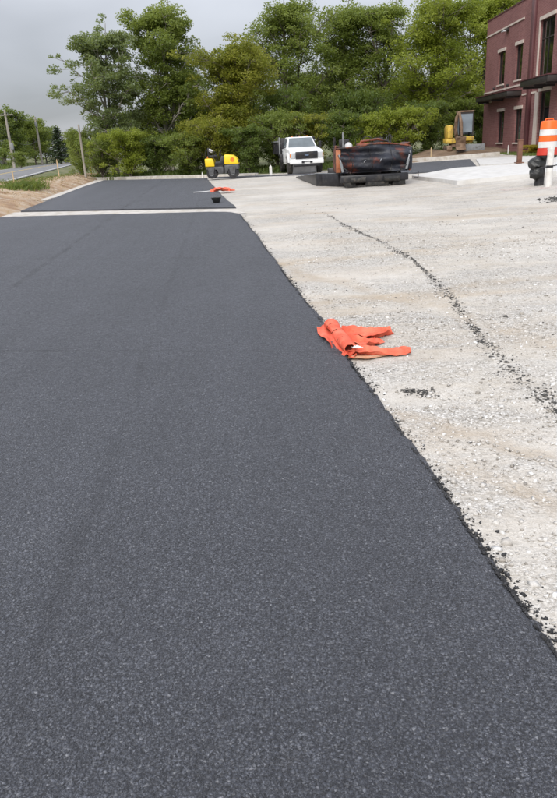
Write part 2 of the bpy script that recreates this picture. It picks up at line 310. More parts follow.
# ------------------------------------------------------------------ mesh helpers
class MB:
    def __init__(s): s.v = []; s.f = []
    def add(s, vs, fs):
        o = len(s.v); s.v += [tuple(map(float, v)) for v in vs]; s.f += [tuple(i+o for i in f) for f in fs]; return s
    def box(s, c, d, rot=None, taper=(1, 1)):
        x, y, z = d[0]/2, d[1]/2, d[2]/2; tx, ty = taper
        vs = [(-x, -y, -z), (x, -y, -z), (x, y, -z), (-x, y, -z), (-x*tx, -y*ty, z), (x*tx, -y*ty, z), (x*tx, y*ty, z), (-x*tx, y*ty, z)]
        m = rot.to_matrix() if rot else None
        vs = [(m@Vector(v) if m else Vector(v))+Vector(c) for v in vs]
        return s.add(vs, [(0, 3, 2, 1), (4, 5, 6, 7), (0, 1, 5, 4), (1, 2, 6, 5), (2, 3, 7, 6), (3, 0, 4, 7)])
    def tube(s, pts, rad, n=8, cap=True):
        pts = [Vector(p) for p in pts]
        if not hasattr(rad, '__len__'): rad = [rad]*len(pts)
        vs = []; fs = []
        for i, p in enumerate(pts):
            d = (pts[min(i+1, len(pts)-1)]-pts[max(i-1, 0)])
            if d.length < 1e-9: d = Vector((0, 0, 1))
            d.normalize(); a = d.orthogonal().normalized() if i == 0 else (a - d*a.dot(d)).normalized(); b = d.cross(a)
            for k in range(n):
                t = 2*math.pi*k/n; vs.append(p+(a*math.cos(t)+b*math.sin(t))*rad[i])
        for i in range(len(pts)-1):
            for k in range(n): fs.append((i*n+k, i*n+(k+1) % n, (i+1)*n+(k+1) % n, (i+1)*n+k))
        if cap: fs.append(tuple(range(n))[::-1]); fs.append(tuple(range((len(pts)-1)*n, len(pts)*n)))
        return s.add(vs, fs)
    def lathe(s, prof, c=(0, 0, 0), axis='z', n=24):
        vs = []; fs = []
        for r, z in prof:
            for k in range(n):
                t = 2*math.pi*k/n; a, b = r*math.cos(t), r*math.sin(t)
                q = (a, b, z) if axis == 'z' else (z, a, b) if axis == 'x' else (b, z, a)
                vs.append((q[0]+c[0], q[1]+c[1], q[2]+c[2]))
        for i in range(len(prof)-1):
            for k in range(n): fs.append((i*n+k, i*n+(k+1) % n, (i+1)*n+(k+1) % n, (i+1)*n+k))
        if prof[0][0] > 1e-6: fs.append(tuple(range(n))[::-1])
        if prof[-1][0] > 1e-6: fs.append(tuple(range((len(prof)-1)*n, len(prof)*n)))
        return s.add(vs, fs)
    def prism(s, poly, a, b, axis='x', sa=None, sb=None):
        """poly in the plane perpendicular to axis, extruded from a to b"""
        n = len(poly); vs = []
        for t in (a, b):
            for p in poly:
                vs.append({'x': (t, p[0], p[1]), 'y': (p[0], t, p[1]), 'z': (p[0], p[1], t)}[axis])
        return s.add(vs, [tuple(range(n))[::-1], tuple(range(n, 2*n))]+[(i, (i+1) % n, n+(i+1) % n, n+i) for i in range(n)])
    def build(s, name, mat, parent=None, bevel=0, seg=2, smooth=False):
        me = bpy.data.meshes.new(name); bm = bmesh.new()
        vs = [bm.verts.new(v) for v in s.v]
        for f in s.f:
            try: bm.faces.new([vs[i] for i in f])
            except ValueError: pass
        bmesh.ops.recalc_face_normals(bm, faces=bm.faces)
        if bevel:
            es = [e for e in bm.edges if len(e.link_faces) == 2 and e.calc_face_angle(0) > .5]
            bmesh.ops.bevel(bm, geom=es, offset=bevel, segments=seg, affect='EDGES', profile=.5, clamp_overlap=True)
        bm.to_mesh(me); bm.free()
        if smooth or bevel:
            me.polygons.foreach_set('use_smooth', [True]*len(me.polygons)); me.set_sharp_from_angle(angle=R(38))
        me.materials.append(MAT[mat] if isinstance(mat, str) else mat)
        o = bpy.data.objects.new(name, me); COL.objects.link(o); o.parent = parent
        return o
def tag(o, label=None, cat=None, group=None, kind=None):
    for k, v in (('label', label), ('category', cat), ('group', group), ('kind', kind)):
        if v: o[k] = v
    return o
def thing(name, loc, label, cat, group=None, rz=0.):
    o = bpy.data.objects.new(name, None); COL.objects.link(o); o.location = loc; o.rotation_euler = (0, 0, rz); o.empty_display_size = .3
    return tag(o, label, cat, group)
def npmesh(name, V, Fq, mat, parent=None, tint=None, smooth=False):
    """V (n,3), Fq (m,k) index array"""
    me = bpy.data.meshes.new(name); m, k = Fq.shape
    me.vertices.add(len(V)); me.vertices.foreach_set('co', np.ascontiguousarray(V, dtype=np.float32).ravel())
    me.loops.add(m*k); me.loops.foreach_set('vertex_index', np.ascontiguousarray(Fq, dtype=np.int32).ravel())
    me.polygons.add(m); me.polygons.foreach_set('loop_start', np.arange(0, m*k, k, dtype=np.int32))
    if smooth: me.polygons.foreach_set('use_smooth', np.ones(m, bool))
    if tint is not None:
        at = me.attributes.new('tint', 'FLOAT', 'FACE'); at.data.foreach_set('value', np.ascontiguousarray(tint, dtype=np.float32))
    me.update(calc_edges=True); me.materials.append(MAT[mat] if isinstance(mat, str) else mat)
    o = bpy.data.objects.new(name, me); COL.objects.link(o); o.parent = parent
    return o
def grid(xs, ys, zf):
    X, Y = np.meshgrid(xs, ys); Z = zf(X, Y); nx, ny = len(xs), len(ys)
    V = np.stack([X, Y, Z], -1).reshape(-1, 3); i = np.arange(nx*ny).reshape(ny, nx)
    return V, np.stack([i[:-1, :-1], i[:-1, 1:], i[1:, 1:], i[1:, :-1]], -1).reshape(-1, 4)
def fbm(X, Y, sc, seed=0., oct=3):
    f = np.vectorize(lambda a, b: mnoise.fractal(Vector((a*sc+seed, b*sc-seed, seed)), 1.0, 2.0, oct)); return f(X, Y)

# ------------------------------------------------------------------ ground, gravel lot
xs = np.unique(np.concatenate([np.linspace(-600, -60, 28), np.linspace(-60, 40, 81), np.linspace(40, 600, 28)]))
ys = np.unique(np.concatenate([np.linspace(-200, -10, 10), np.linspace(-10, 110, 81), np.linspace(110, 900, 40)]))
V, Q = grid(xs, ys, lambda x, y: hh(x, y)-.03)
tag(npmesh('ground', V, Q, 'earth', smooth=True), kind='structure')

EDGE = np.array([(-.9, 18.9), (-.77, 18.0), (-.69, 17.39), (-.14, 11.96), (.3, 7.56), (.42, 6.46), (.54, 5.21), (.65, 3.95), (.75, 2.95), (.80, 2.21), (.845, 1.75), (.95, 0), (1.05, -4)])[::-1]
def ex(y): return np.interp(y, EDGE[:, 1], EDGE[:, 0])
xs = np.unique(np.concatenate([np.linspace(-9.4, -1, 9), np.linspace(-1, 7, 81), np.linspace(7, 32, 41)]))
ys = np.unique(np.concatenate([np.linspace(-4, 0, 5), np.linspace(0, 14, 121), np.linspace(14, 42, 57)]))
def lot_z(X, Y):
    z = hh(X, Y)+.012+.02*fbm(X, Y, .9, 3.1)+.008*fbm(X, Y, 4., 8.7, 2)
    for (pa_, pb_, hw_) in RUTS:
        qa, qb = G(*pa_), G(*pb_); d_ = (qb-qa)[:2]; d_ = d_/np.linalg.norm(d_)
        z = z - .022*np.exp(-(((X-qa[0])*-d_[1]+(Y-qa[1])*d_[0])/hw_)**2)*ss(0, .6, X-ex(Y))
    return np.where(X < ex(Y)-.1, np.minimum(z, hh(X, Y)+.012), z)
V, Q = grid(xs, ys, lot_z)
tag(npmesh('gravel_lot', V, Q, 'gravel', smooth=True), kind='structure')

# ------------------------------------------------------------------ fresh asphalt mats
def smooth_noise(n, sc, seed):
    r = np.random.default_rng(seed); k = int(n/sc)+4; return np.interp(np.arange(n)/sc, np.arange(k), r.uniform(-1, 1, k))
def mat_strip(name, right_pts, left_pts, step, seed, top=.062):
    """a mat between matching right/left polylines; ragged sloping right edge"""
    rp = np.array(right_pts); lp = np.array(left_pts)
    seg = np.r_[0, np.cumsum(np.linalg.norm(np.diff(rp, axis=0), axis=1))]; n = int(seg[-1]/step)+2
    t = np.linspace(0, seg[-1], n); r = np.stack([np.interp(t, seg, rp[:, k]) for k in (0, 1)], -1)
    u = t/seg[-1]; sl_ = np.r_[0, np.cumsum(np.linalg.norm(np.diff(lp, axis=0), axis=1))]; l = np.stack([np.interp(u*sl_[-1], sl_, lp[:, k]) for k in (0, 1)], -1)
    d = r-l; wdt = np.linalg.norm(d, axis=1, keepdims=True); d = d/wdt
    j = .007*smooth_noise(n, .11/step, seed)+.007*smooth_noise(n, .035/step, seed+1)+.006*smooth_noise(n, max(1, .014/step), seed+2)+.022*smooth_noise(n, .8/step, seed+3)+.012*smooth_noise(n, .3/step, seed+7)
    j = j[:, None]
    rows = [(l, -.02+0*j), (l, top+0*j)]
    for fr in (.15, .3, .45, .6, .75, .88): rows.append((l+d*wdt*fr, top+0*j))
    jt = .006*smooth_noise(n, max(1, .03/step), seed+5)[:, None]
    rows += [(r-d*.22+d*j*.2, top-.001+jt*.2), (r-d*.07+d*j*.6, top-.006+jt*.6), (r-d*.022+d*j, top-.016+jt), (r+d*.004+d*j*1.1, top*.55+jt), (r+d*.028+d*j*1.2, -.02+0*j)]
    V = np.concatenate([np.concatenate([a, b], 1)[:, None, :] for a, b in rows], 1); k = len(rows); i = np.arange(n*k).reshape(n, k)
    Q = np.stack([i[:-1, :-1], i[:-1, 1:], i[1:, 1:], i[1:, :-1]], -1).reshape(-1, 4); V = V.reshape(-1, 3)
    # end faces
    o = npmesh(name, V, Q, 'asphalt'); bm = bmesh.new(); bm.from_mesh(o.data); bm.verts.ensure_lookup_table()
    for row in (i[0], i[-1]): bm.faces.new([bm.verts[q] for q in row])
    bmesh.ops.recalc_face_normals(bm, faces=bm.faces); bm.to_mesh(o.data); bm.free()
    return tag(o, kind='structure')
yy = np.r_[np.linspace(-4, 17.2, 60)]
rp = [(float(ex(y)), float(y)) for y in yy]+[(-.74, 17.55), (-.86, 17.9), (-1.05, 18.13), (-1.3, 18.28)]
lpts = [(float(xl(y))-2.2, float(y)) for y in np.linspace(-4, 20.35, 60)]+[(-9.9, 21.05), (-9.91, 21.1), (-9.92, 21.15), (-9.93, 21.2)]
near_mat = mat_strip('asphalt_mat', rp, lpts, .008, 11)
f0, f1, f2 = G(237, 209.7), G(222, 197), G(207, 179.6)
g0, g1, g2, g3 = G(21, 213.3), G(60, 197.5), G(84, 188), G(104, 181.5)
far_mat = mat_strip('asphalt_mat', [tuple(q[:2]) for q in (f0, f1, f2)], [tuple(q[:2]) for q in (g0, g1, g2, g3)], .05, 31, .075)
# concrete strip showing between the two mats
a0, a1 = np.array([-8.2, 20.3]), np.array([-.55, 17.7]); b0, b1 = g0[:2]+np.array([-.5, .2]), f0[:2]+np.array([.1, .25])
mb = MB(); N = 40
for i in range(N+1):
    t = i/N; p = a0*(1-t)+a1*t; q = b0*(1-t)+b1*t
    mb.v += [(p[0], p[1], .03), (q[0], q[1], .034)]
for i in range(N): mb.f.append((2*i, 2*i+2, 2*i+3, 2*i+1))
tag(mb.build('concrete_strip', 'kerbstone'), kind='structure')
# pale edging along the left of the far mat and along its far end
def ribbon(name, pts, w0, w1, z0, z1, mat, jag=.0, seed=0, hz=True):
    pts = [np.array(p[:2]) for p in pts]; P2 = []
    for a, b in zip(pts[:-1], pts[1:]):
        m = max(2, int(np.linalg.norm(b-a)/.35))
        for k in range(m): P2.append(a+(b-a)*k/m)
    P2.append(pts[-1]); mb = MB(); n = len(P2); rr = np.random.default_rng(seed)
    for i, p in enumerate(P2):
        d = P2[min(i+1, n-1)]-P2[max(i-1, 0)]; d /= np.linalg.norm(d); nn = np.array([-d[1], d[0]])
        a, b = p+nn*(w0+rr.uniform(-jag, jag)), p+nn*(w1+rr.uniform(-jag, jag)); hz_a = float(hh(*a)) if hz else 0; hz_b = float(hh(*b)) if hz else 0
        mb.v += [(a[0], a[1], hz_a+z0), (a[0], a[1], hz_a+z1), (b[0], b[1], hz_b+z1), (b[0], b[1], hz_b+z0)]
    for i in range(n-1):
        for k in range(3): mb.f.append((4*i+k, 4*i+k+1, 4*i+4+k+1, 4*i+4+k))
    mb.f += [(0, 1, 2, 3), (4*n-4, 4*n-3, 4*n-2, 4*n-1)]
    return mb.build(name, mat)
tag(ribbon('gutter_edging', [g1+(.0, -2.5, 0), g1, g2, g3, g3+(-.5, 1.6, 0)], .02, .75, -.1, .055, 'kerbstone', .06, 3), kind='structure')
tag(ribbon('kerb', [G(92, 180.2), G(150, 179), G(207, 177.8), G(255, 176.4)], .0, .35, -.1, .16, 'kerbstone', .015, 4), kind='structure')
tag(ribbon('asphalt_apron', [G(205, 179), G(255, 177.2), G(330, 174.4)], -.1, .9, -.1, .05, 'asphalt', .03, 5), kind='structure')

# ------------------------------------------------------------------ left: soil bank, road, verge
def bank_z(U, Y):
    prof = np.sin(np.clip(U, 0, 1)**.75*np.pi)
    hgt = np.interp(Y, [12, 17, 24, 34, 46, 54, 60], [.05, .24, .36, .40, .36, .28, .02])
    return prof*hgt
ys = np.linspace(12, 60, 161); us = np.linspace(0, 1, 45); UU, YY = np.meshgrid(us, ys)
wd = np.interp(YY, [12, 20, 30, 45, 60], [6.5, 6, 5.2, 4.6, 4]); XX = xl(YY)+.05-.3*(YY > 27)-UU*wd
ZZ = hh(XX, YY)+bank_z(UU, YY)+.002+(.10*fbm(XX, YY, .7, 5.5, 4)+.05*fbm(XX, YY, 2.6, 2.2, 3))*np.sin(UU*np.pi)**.5
V = np.stack([XX, YY, ZZ], -1).reshape(-1, 3); i = np.arange(V.shape[0]).reshape(XX.shape)
bank = npmesh('soil_bank', V, np.stack([i[:-1, :-1], i[:-1, 1:], i[1:, 1:], i[1:, :-1]], -1).reshape(-1, 4), 'soil', smooth=True); tag(bank, kind='structure')
def road_pt(s, t): q = RN0[:2]+_rd*t+_rn*s; return (q[0], q[1])
def road_sheet(name, s0, s1, t0, t1, z, mat, n=80):
    mb = MB()
    for i in range(n+1):
        t = t0+(t1-t0)*i/n; bend = float(rbend(t))
        for s in (s0, s1):
            q = RN0[:2]+_rd*t+_rn*(s+bend); mb.v.append((q[0], q[1], .3+z))
    for i in range(n): mb.f.append((2*i, 2*i+1, 2*i+3, 2*i+2))
    return tag(mb.build(name, mat), kind='structure')
road_sheet('road', 0, 8.2, -60, 150, .01, 'old_road')
road_sheet('edge_line', .35, .5, -60, 150, .014, 'paint_white'); road_sheet('edge_line', 7.7, 7.85, -60, 150, .014, 'paint_white')
road_sheet('centre_line', 3.95, 4.08, -60, 150, .014, 'paint_yellow'); road_sheet('centre_line', 4.2, 4.33, -60, 150, .014, 'paint_yellow')

# ------------------------------------------------------------------ right: concrete slab, dark lane, kerb, grass strip, mound
def slab(name, pix, th, mat, lift=0., bevel=0):
    pts = [Gt(*p) for p in pix]; mb = MB(); n = len(pts)
    lo = [(p[0], p[1], p[2]-.15) for p in pts]; hi = [(p[0], p[1], p[2]+th+lift) for p in pts]
    mb.add(lo+hi, [tuple(range(n))[::-1], tuple(range(n, 2*n))]+[(i, (i+1) % n, n+(i+1) % n, n+i) for i in range(n)])
    return mb.build(name, mat, bevel=bevel)
tag(slab('concrete_slab', [(412, 179.3), (457, 185.2), (620, 170), (600, 163.5), (505, 168.2), (455, 171.2)], .14, 'concrete'), kind='structure')
tag(slab('asphalt_lane', [(396, 174.6), (446, 172.2), (478, 168.8), (470, 160.0), (402, 164.6)], .05, 'asphalt'), kind='structure')
tag(slab('walkway', [(508, 165.8), (640, 157.5), (640, 152.5), (476, 161.0), (480, 167.0)], .10, 'concrete'), kind='structure')
tag(ribbon('kerb', [Gt(398, 163.4), Gt(440, 160.6), Gt(478, 157.6), Gt(500, 155.8)], .0, .3, -.2, .2, 'kerbstone', .01, 6), kind='structure')
mc = Gt(462, 156.5)
xs = np.linspace(-5.5, 4.5, 41); ys = np.linspace(-2, 7, 31)
def mz(X, Y):
    r = np.sqrt((X/5.0)**2+((Y-2.5)/4.2)**2); z = .42*np.clip(1-r*r, 0, 1)*(1+.5*fbm(X, Y, .6, 1.7, 3))
    return z+hh(X+mc[0], Y+mc[1])-.04
V, Q = grid(xs, ys, mz); V[:, 0] += mc[0]; V[:, 1] += mc[1]
tag(npmesh('soil_mound', V, Q, 'mound', smooth=True), kind='structure')

# ------------------------------------------------------------------ brick building
BC = G(484, 152, .4); vp = ray(286, 143); vp[2] = 0; vp /= np.linalg.norm(vp)
# local frame of the building: +y runs from the far corner towards the camera side, -x is the facade's outward normal
bld = thing('brick_building', (BC[0], BC[1], .4), 'two-storey mauve brick building with narrow dark windows and cream bands', 'building', rz=math.atan2(vp[0], -vp[1])+0)
# local +y -> world -vp
bld.rotation_euler = (0, 0, math.atan2(-vp[1], -vp[0])-math.pi/2)
# after this rotation local +x points to world -x, so outward = +x
Z0 = .4; L0, L1, TOPZ, DEP = -.55, 20.0, 8.12-Z0, 12.0
holes = [(2.35, 3.65, 4.27, 6.05), (5.7, 6.85, 4.27, 6.05), (2.85, 4.1, .98, 2.74), (6.2, 7.35, .98, 2.74), (9.55, 11.5, 4.05, 6.72), (10.1, 11.6, .42, 3.42), (14.0, 15.3, 4.27, 6.05), (14.0, 15.3, .98, 2.74), (17.2, 18.5, 4.27, 6.05), (17.2, 18.5, .98, 2.74)]
holes = [(a, b, c-Z0, d-Z0) for a, b, c, d in holes]
def facade(mb, holes, y0, y1, z0, z1, rev=.22):
    Y = sorted({y0, y1, *[h[0] for h in holes], *[h[1] for h in holes]}); Zs = sorted({z0, z1, *[h[2] for h in holes], *[h[3] for h in holes]})
    for a, b in zip(Y[:-1], Y[1:]):
        for c, d in zip(Zs[:-1], Zs[1:]):
            if any(h[0] <= a and b <= h[1] and h[2] <= c and d <= h[3] for h in holes): continue
            mb.add([(0, a, c), (0, b, c), (0, b, d), (0, a, d)], [(0, 1, 2, 3)])
    for a, b, c, d in holes:
        mb.add([(0, a, c), (0, b, c), (0, b, d), (0, a, d), (-rev, a, c), (-rev, b, c), (-rev, b, d), (-rev, a, d)], [(0, 1, 5, 4), (1, 2, 6, 5), (2, 3, 7, 6), (3, 0, 4, 7)])
mb = MB(); facade(mb, holes, L0, L1, -.4, TOPZ)
mb.add([(0, L0, -.4), (-DEP, L0, -.4), (-DEP, L1, -.4), (0, L1, -.4), (0, L0, TOPZ), (-DEP, L0, TOPZ), (-DEP, L1, TOPZ), (0, L1, TOPZ)], [(0, 1, 5, 4), (1, 2, 6, 5), (2, 3, 7, 6)])
mb.add([(-.3, L0+.3, TOPZ-.5), (-DEP+.3, L0+.3, TOPZ-.5), (-DEP+.3, L1-.3, TOPZ-.5), (-.3, L1-.3, TOPZ-.5)], [(0, 1, 2, 3)])
wall = mb.build('wall', 'brick', bld)
mb = MB().box((-.14, (L0+L1)/2, TOPZ+.03), (.34, L1-L0+.1, .07)); mb.box((-DEP/2-.16, L0+.13, TOPZ+.031), (DEP-.3, .3, .066)); mb.build('parapet_cap', 'maroon', bld)
def band(z, y0, y1, h=.09, pr=.05, name='stone_band'): MB().box((pr/2+.001, (y0+y1)/2, z-Z0), (pr, y1-y0, h)).build(name, 'cream', bld)
band(7.25, L0, 6.85); band(3.97, L0, 9.3); band(3.44, 7.3, 9.6); band(3.40, L0, 1.3, .1)
for a, b, c, d in holes:
    wn_ = MB().box((-.12, (a+b)/2, c+.03), (.06, b-a, .06)).box((-.12, (a+b)/2, d-.03), (.06, b-a, .06)).box((-.121, a+.03, (c+d)/2), (.06, .06, d-c)).box((-.121, b-.03, (c+d)/2), (.06, .06, d-c))
    big = b-a > 1.7
    if big: wn_.box((-.122, (a+b)/2, (c+d)/2), (.05, .05, d-c)).box((-.123, (a+b)/2, c+(d-c)*.68), (.05, b-a, .05))
    door = (c < .1)
    w = wn_.build('door' if door else 'window', 'darkmetal', bld)
    MB().box((-.135, (a+b)/2, (c+d)/2), (.012, b-a-.05, d-c-.05)).build('pane', 'glass', w)
    MB().box((.031, (a+b)/2, d+.085), (.06, b-a+.24, .17)).build('lintel', 'cream', bld)
    if not door: MB().box((.025, (a+b)/2, c-.04), (.10, b-a+.1, .075)).build('sill', 'cream', w)
# cream jamb and spandrel round the entrance bay
MB().box((.028, 9.75, 1.5), (.055, .5, 3.02)).build('jamb', 'cream', bld); MB().box((.03, 10.55, 3.43), (.058, 2.4, .34)).build('spandrel', 'cream', bld)
MB().box((.02, 9.44, 4.99), (.04, .16, 2.7)).build('jamb', 'cream', bld)
def canopy(y0, y1, z, d, th):
    c = MB().box((d/2+.002, (y0+y1)/2, z), (d, y1-y0, th)).build('canopy', 'darkmetal', bld, .015)
    MB().box((d/2, (y0+y1)/2, z+th/2+.025), (d+.08, y1-y0+.08, .05)).build('canopy_edge', 'maroon', c)
    for y in (y0+.3, (y0+y1)/2, y1-.3): MB().box((d/2, y, z-th/2-.05), (d*.9, .08, .1)).build('bracket', 'darkmetal', c)
canopy(.5, 7.1, 3.56-Z0, .8, .26); canopy(10.3, 14.2, 3.78-Z0, 1.1, .28)
MB().box((.08, 8.6, 3.7), (.16, .42, 8.1)).build('shaded_return_strip', 'maroon', bld, .02)  # dark strip standing in for a shadowed wall return, shade put into its colour
w = MB().box((.1, 3.9, 7.08-Z0), (.2, .5, .14)).build('wall_light', 'darkmetal', bld, .02); MB().box((.22, 3.9, 7.02-Z0), (.2, .42, .06)).build('lens', 'lamp', w)
for y in (1.9, 3.7, 4.6): MB().lathe([(.001, 0), (.07, .0), (.07, .12), (.02, .16)], (0.0, y, 4.12-Z0), 'x', 10).build('anchor_plate', 'darkmetal', bld)

# ------------------------------------------------------------------ trees
def leaf_cloud(pos, size, r, tint, droop=.25, aspect=.55):
    n = len(pos); nrm = r.normal(size=(n, 3)); nrm[:, 2] = np.abs(nrm[:, 2])+.35; nrm /= np.linalg.norm(nrm, axis=1, keepdims=True)
    t = r.normal(size=(n, 3)); t[:, 2] -= droop; t -= nrm*np.sum(t*nrm, 1, keepdims=True); t /= np.linalg.norm(t, axis=1, keepdims=True)
    b = np.cross(nrm, t); L = (size*r.uniform(.6, 1.35, n))[:, None]; Wd = L*aspect
    p0 = pos-t*L*.5; p1 = pos+b*Wd*.5-nrm*L*.08; p2 = pos+t*L*.5-nrm*L*.12; p3 = pos-b*Wd*.5-nrm*L*.08
    V = np.stack([p0, p1, p2, p3], 1).reshape(-1, 3); return V, np.arange(4*n).reshape(n, 4), np.clip(tint, 0, 1)
def grow(seed, hgt, wid, base, nl, leaf, shape='round', nlimb=16, clump=.5, forks=2, bare=.0, lean=.0, wild=.0):
    """returns (branch MB, leaf V, F, tint); crown of the given width from base*hgt up to hgt, unevenly lobed"""
    r = np.random.default_rng(seed); mb = MB(); cl = []; rad0 = .011*hgt+.05
    stems = forks; alls = []
    for sidx in range(stems):
        az0 = r.uniform(0, 6.28); top = hgt*(1 if sidx == 0 else r.uniform(.8, .95)); off = 0 if stems == 1 else wid*.13
        n = 9; pts = []
        for i in range(n):
            t = i/(n-1); sway = np.array([math.cos(az0)*off*t**1.2+.02*hgt*math.sin(3*t+sidx+seed), math.sin(az0)*off*t**1.2+.02*hgt*math.cos(2.6*t+seed), top*.95*t])
            sway[0] += lean*hgt*t*t; pts.append(sway)
        pts = np.array(pts); alls.append((pts, top)); mb.tube([tuple(p) for p in pts], [rad0*(1-.9*i/(n-1))*(1 if sidx == 0 else .75) for i in range(n)], 7)
    for k in range(nlimb):
        pts, top = alls[k % stems]; u = base+(.97-base)*((k+.5+r.uniform(-.4, .4))/nlimb)
        i = u*(len(pts)-1); i0 = min(int(i), len(pts)-2); o = pts[i0]+(pts[i0+1]-pts[i0])*(i-i0)
        v = (u-base)/(1-base)
        env = {'round': math.sqrt(max(.04, 1-(1.75*v-.75)**2*.95)) if v > .42 else .8+.2*v/.42, 'oval': math.sin(math.pi*min(.97, .18+.8*v))**.7, 'column': (1-v**2.6)*.9+.14, 'bush': math.sqrt(max(.03, 1-v*v))}[shape]
        ln = wid*.5*env*r.uniform(.5-wild*.4, 1.2+wild*.6); az = k*2.399+r.uniform(-.5, .5); el = R(r.uniform(18, 52+40*wild)+26*v)
        d = np.array([math.cos(az)*math.cos(el), math.sin(az)*math.cos(el), math.sin(el)]); q = [o.copy()]; m = 5
        for s in range(1, m+1): q.append(q[-1]+(d+r.normal(size=3)*.13+np.array([0, 0, .06*s-.12]))*ln/m)
        zc = hgt*.80
        for p_ in q: p_[2] = p_[2] if p_[2] < zc else zc+(p_[2]-zc)*.45
        rb = rad0*(1-.85*u)*.5+.012; mb.tube([tuple(p) for p in q], [rb*(1-.8*s/m) for s in range(m+1)], 5, False)
        if r.uniform() < bare: continue
        tint0 = r.normal(.5, .2)
        for s in range(2, m+1):
            for _ in range(2 if s < m else 3):
                dd = d*.5+r.normal(size=3)*.75; dd[2] = dd[2]*.55+.15; dd /= np.linalg.norm(dd); e = q[s]+dd*ln*r.uniform(.16, .42); lim = hgt*.85; e[2] = e[2] if e[2] < lim else min(lim+(e[2]-lim)*.5, hgt*1.04)
                mb.tube([tuple(q[s]), tuple((q[s]+e)/2+r.normal(size=3)*.04), tuple(e)], [rb*.4, rb*.25, .006], 4, False)
                cl.append((e, clump*r.uniform(.35, 1.35), tint0+r.normal(0, .1)))
    for pts, top in alls:
        for t in (.86, .92, .97, 1.0):
            cl.append((np.array([*(pts[-1][:2]+r.normal(size=2)*clump*.5), top*t]), clump*r.uniform(.6, .9), r.normal(.55, .1)))
    wts = np.array([c[1]**2 for c in cl]); cnt = np.maximum(8, (nl*wts/wts.sum()).astype(int)); Ps = []; T = []
    for (c, rr, tt), k in zip(cl, cnt):
        g = r.normal(size=(k, 3)); g /= np.linalg.norm(g, axis=1, keepdims=True); g *= (rr*r.uniform(0, 1, k)**.45)[:, None]; g[:, 2] *= .62
        g[:, 2] -= .18*(g[:, 0]**2+g[:, 1]**2)/max(rr, .1)
        Ps.append(c+g); T.append(np.clip(tt+r.normal(0, .13, k), 0, 1))
    Pn = np.concatenate(Ps); keep = Pn[:, 2] > .1; Pn = Pn[keep]; T = np.concatenate(T)[keep]
    V, Fq, T = leaf_cloud(Pn, leaf, r, T); return mb, V, Fq, T
PROTO = {}
def proto(key, *a, **k):
    PROTO[key] = (grow(*a, **k), a[1], a[2])
proto('airy',   3, 11.5, 6.2, .20, 32000, .17, 'oval', nlimb=42, clump=.48, forks=3)
proto('tall',  11, 13.0, 6.2, .10, 56000, .165, 'oval', nlimb=54, clump=.60, forks=3)
proto('broad', 17, 9.5, 7.0, .08, 48000, .17, 'round', nlimb=44, clump=.66, forks=3)
proto('lofty', 23, 14.0, 7.6, .22, 36000, .175, 'oval', nlimb=44, clump=.66, forks=3)
proto('open',  29, 14.0, 7.4, .22, 28000, .175, 'oval', nlimb=40, clump=.60, forks=3)
proto('crown', 37, 14.0, 7.8, .18, 46000, .18, 'round', nlimb=48, clump=.74, forks=3)
proto('bush',  41, 3.6, 4.8, .02, 18000, .145, 'bush', nlimb=34, clump=.46, forks=4, wild=.4)
proto('bush2', 43, 4.4, 4.6, .02, 18000, .155, 'round', nlimb=34, clump=.48, forks=4, wild=.4)
proto('far',   47, 11.0, 8.0, .12, 11000, .40, 'round', nlimb=22, clump=1.05, forks=2)
def conifer(seed=5, hgt=11., wid=5.):
    r = np.random.default_rng(seed); mb = MB(); mb.tube([(0, 0, 0), (.05, 0, hgt*.5), (0, 0, hgt)], [.2, .12, .02], 7); Ps = []; T = []
    for k in range(70):
        u = .08+.9*k/70; z = hgt*u; ln = wid*.5*(1-u)**.8*r.uniform(.7, 1.15)+.15; az = k*2.399
        e = np.array([math.cos(az)*ln, math.sin(az)*ln, z-ln*.22]); mb.tube([(0, 0, z), tuple(e)], [.05*(1-u)+.01, .008], 4, False)
        m = int(30+90*(1-u)); t = r.uniform(.15, 1.05, m)[:, None]; p = np.array([[0, 0, z]])*(1-t)+e*t+r.normal(size=(m, 3))*np.array([.25, .25, .12])*(.5+.5*(1-u)); Ps.append(p); T.append(np.clip(r.normal(.5, .2)+r.normal(0, .1, m), 0, 1))
    V, Fq, T = leaf_cloud(np.concatenate(Ps), .42, r, np.concatenate(T), .6, .35); return mb, V, Fq, T
PROTO['fir'] = (conifer(), 11., 5.)
CACHE = {}
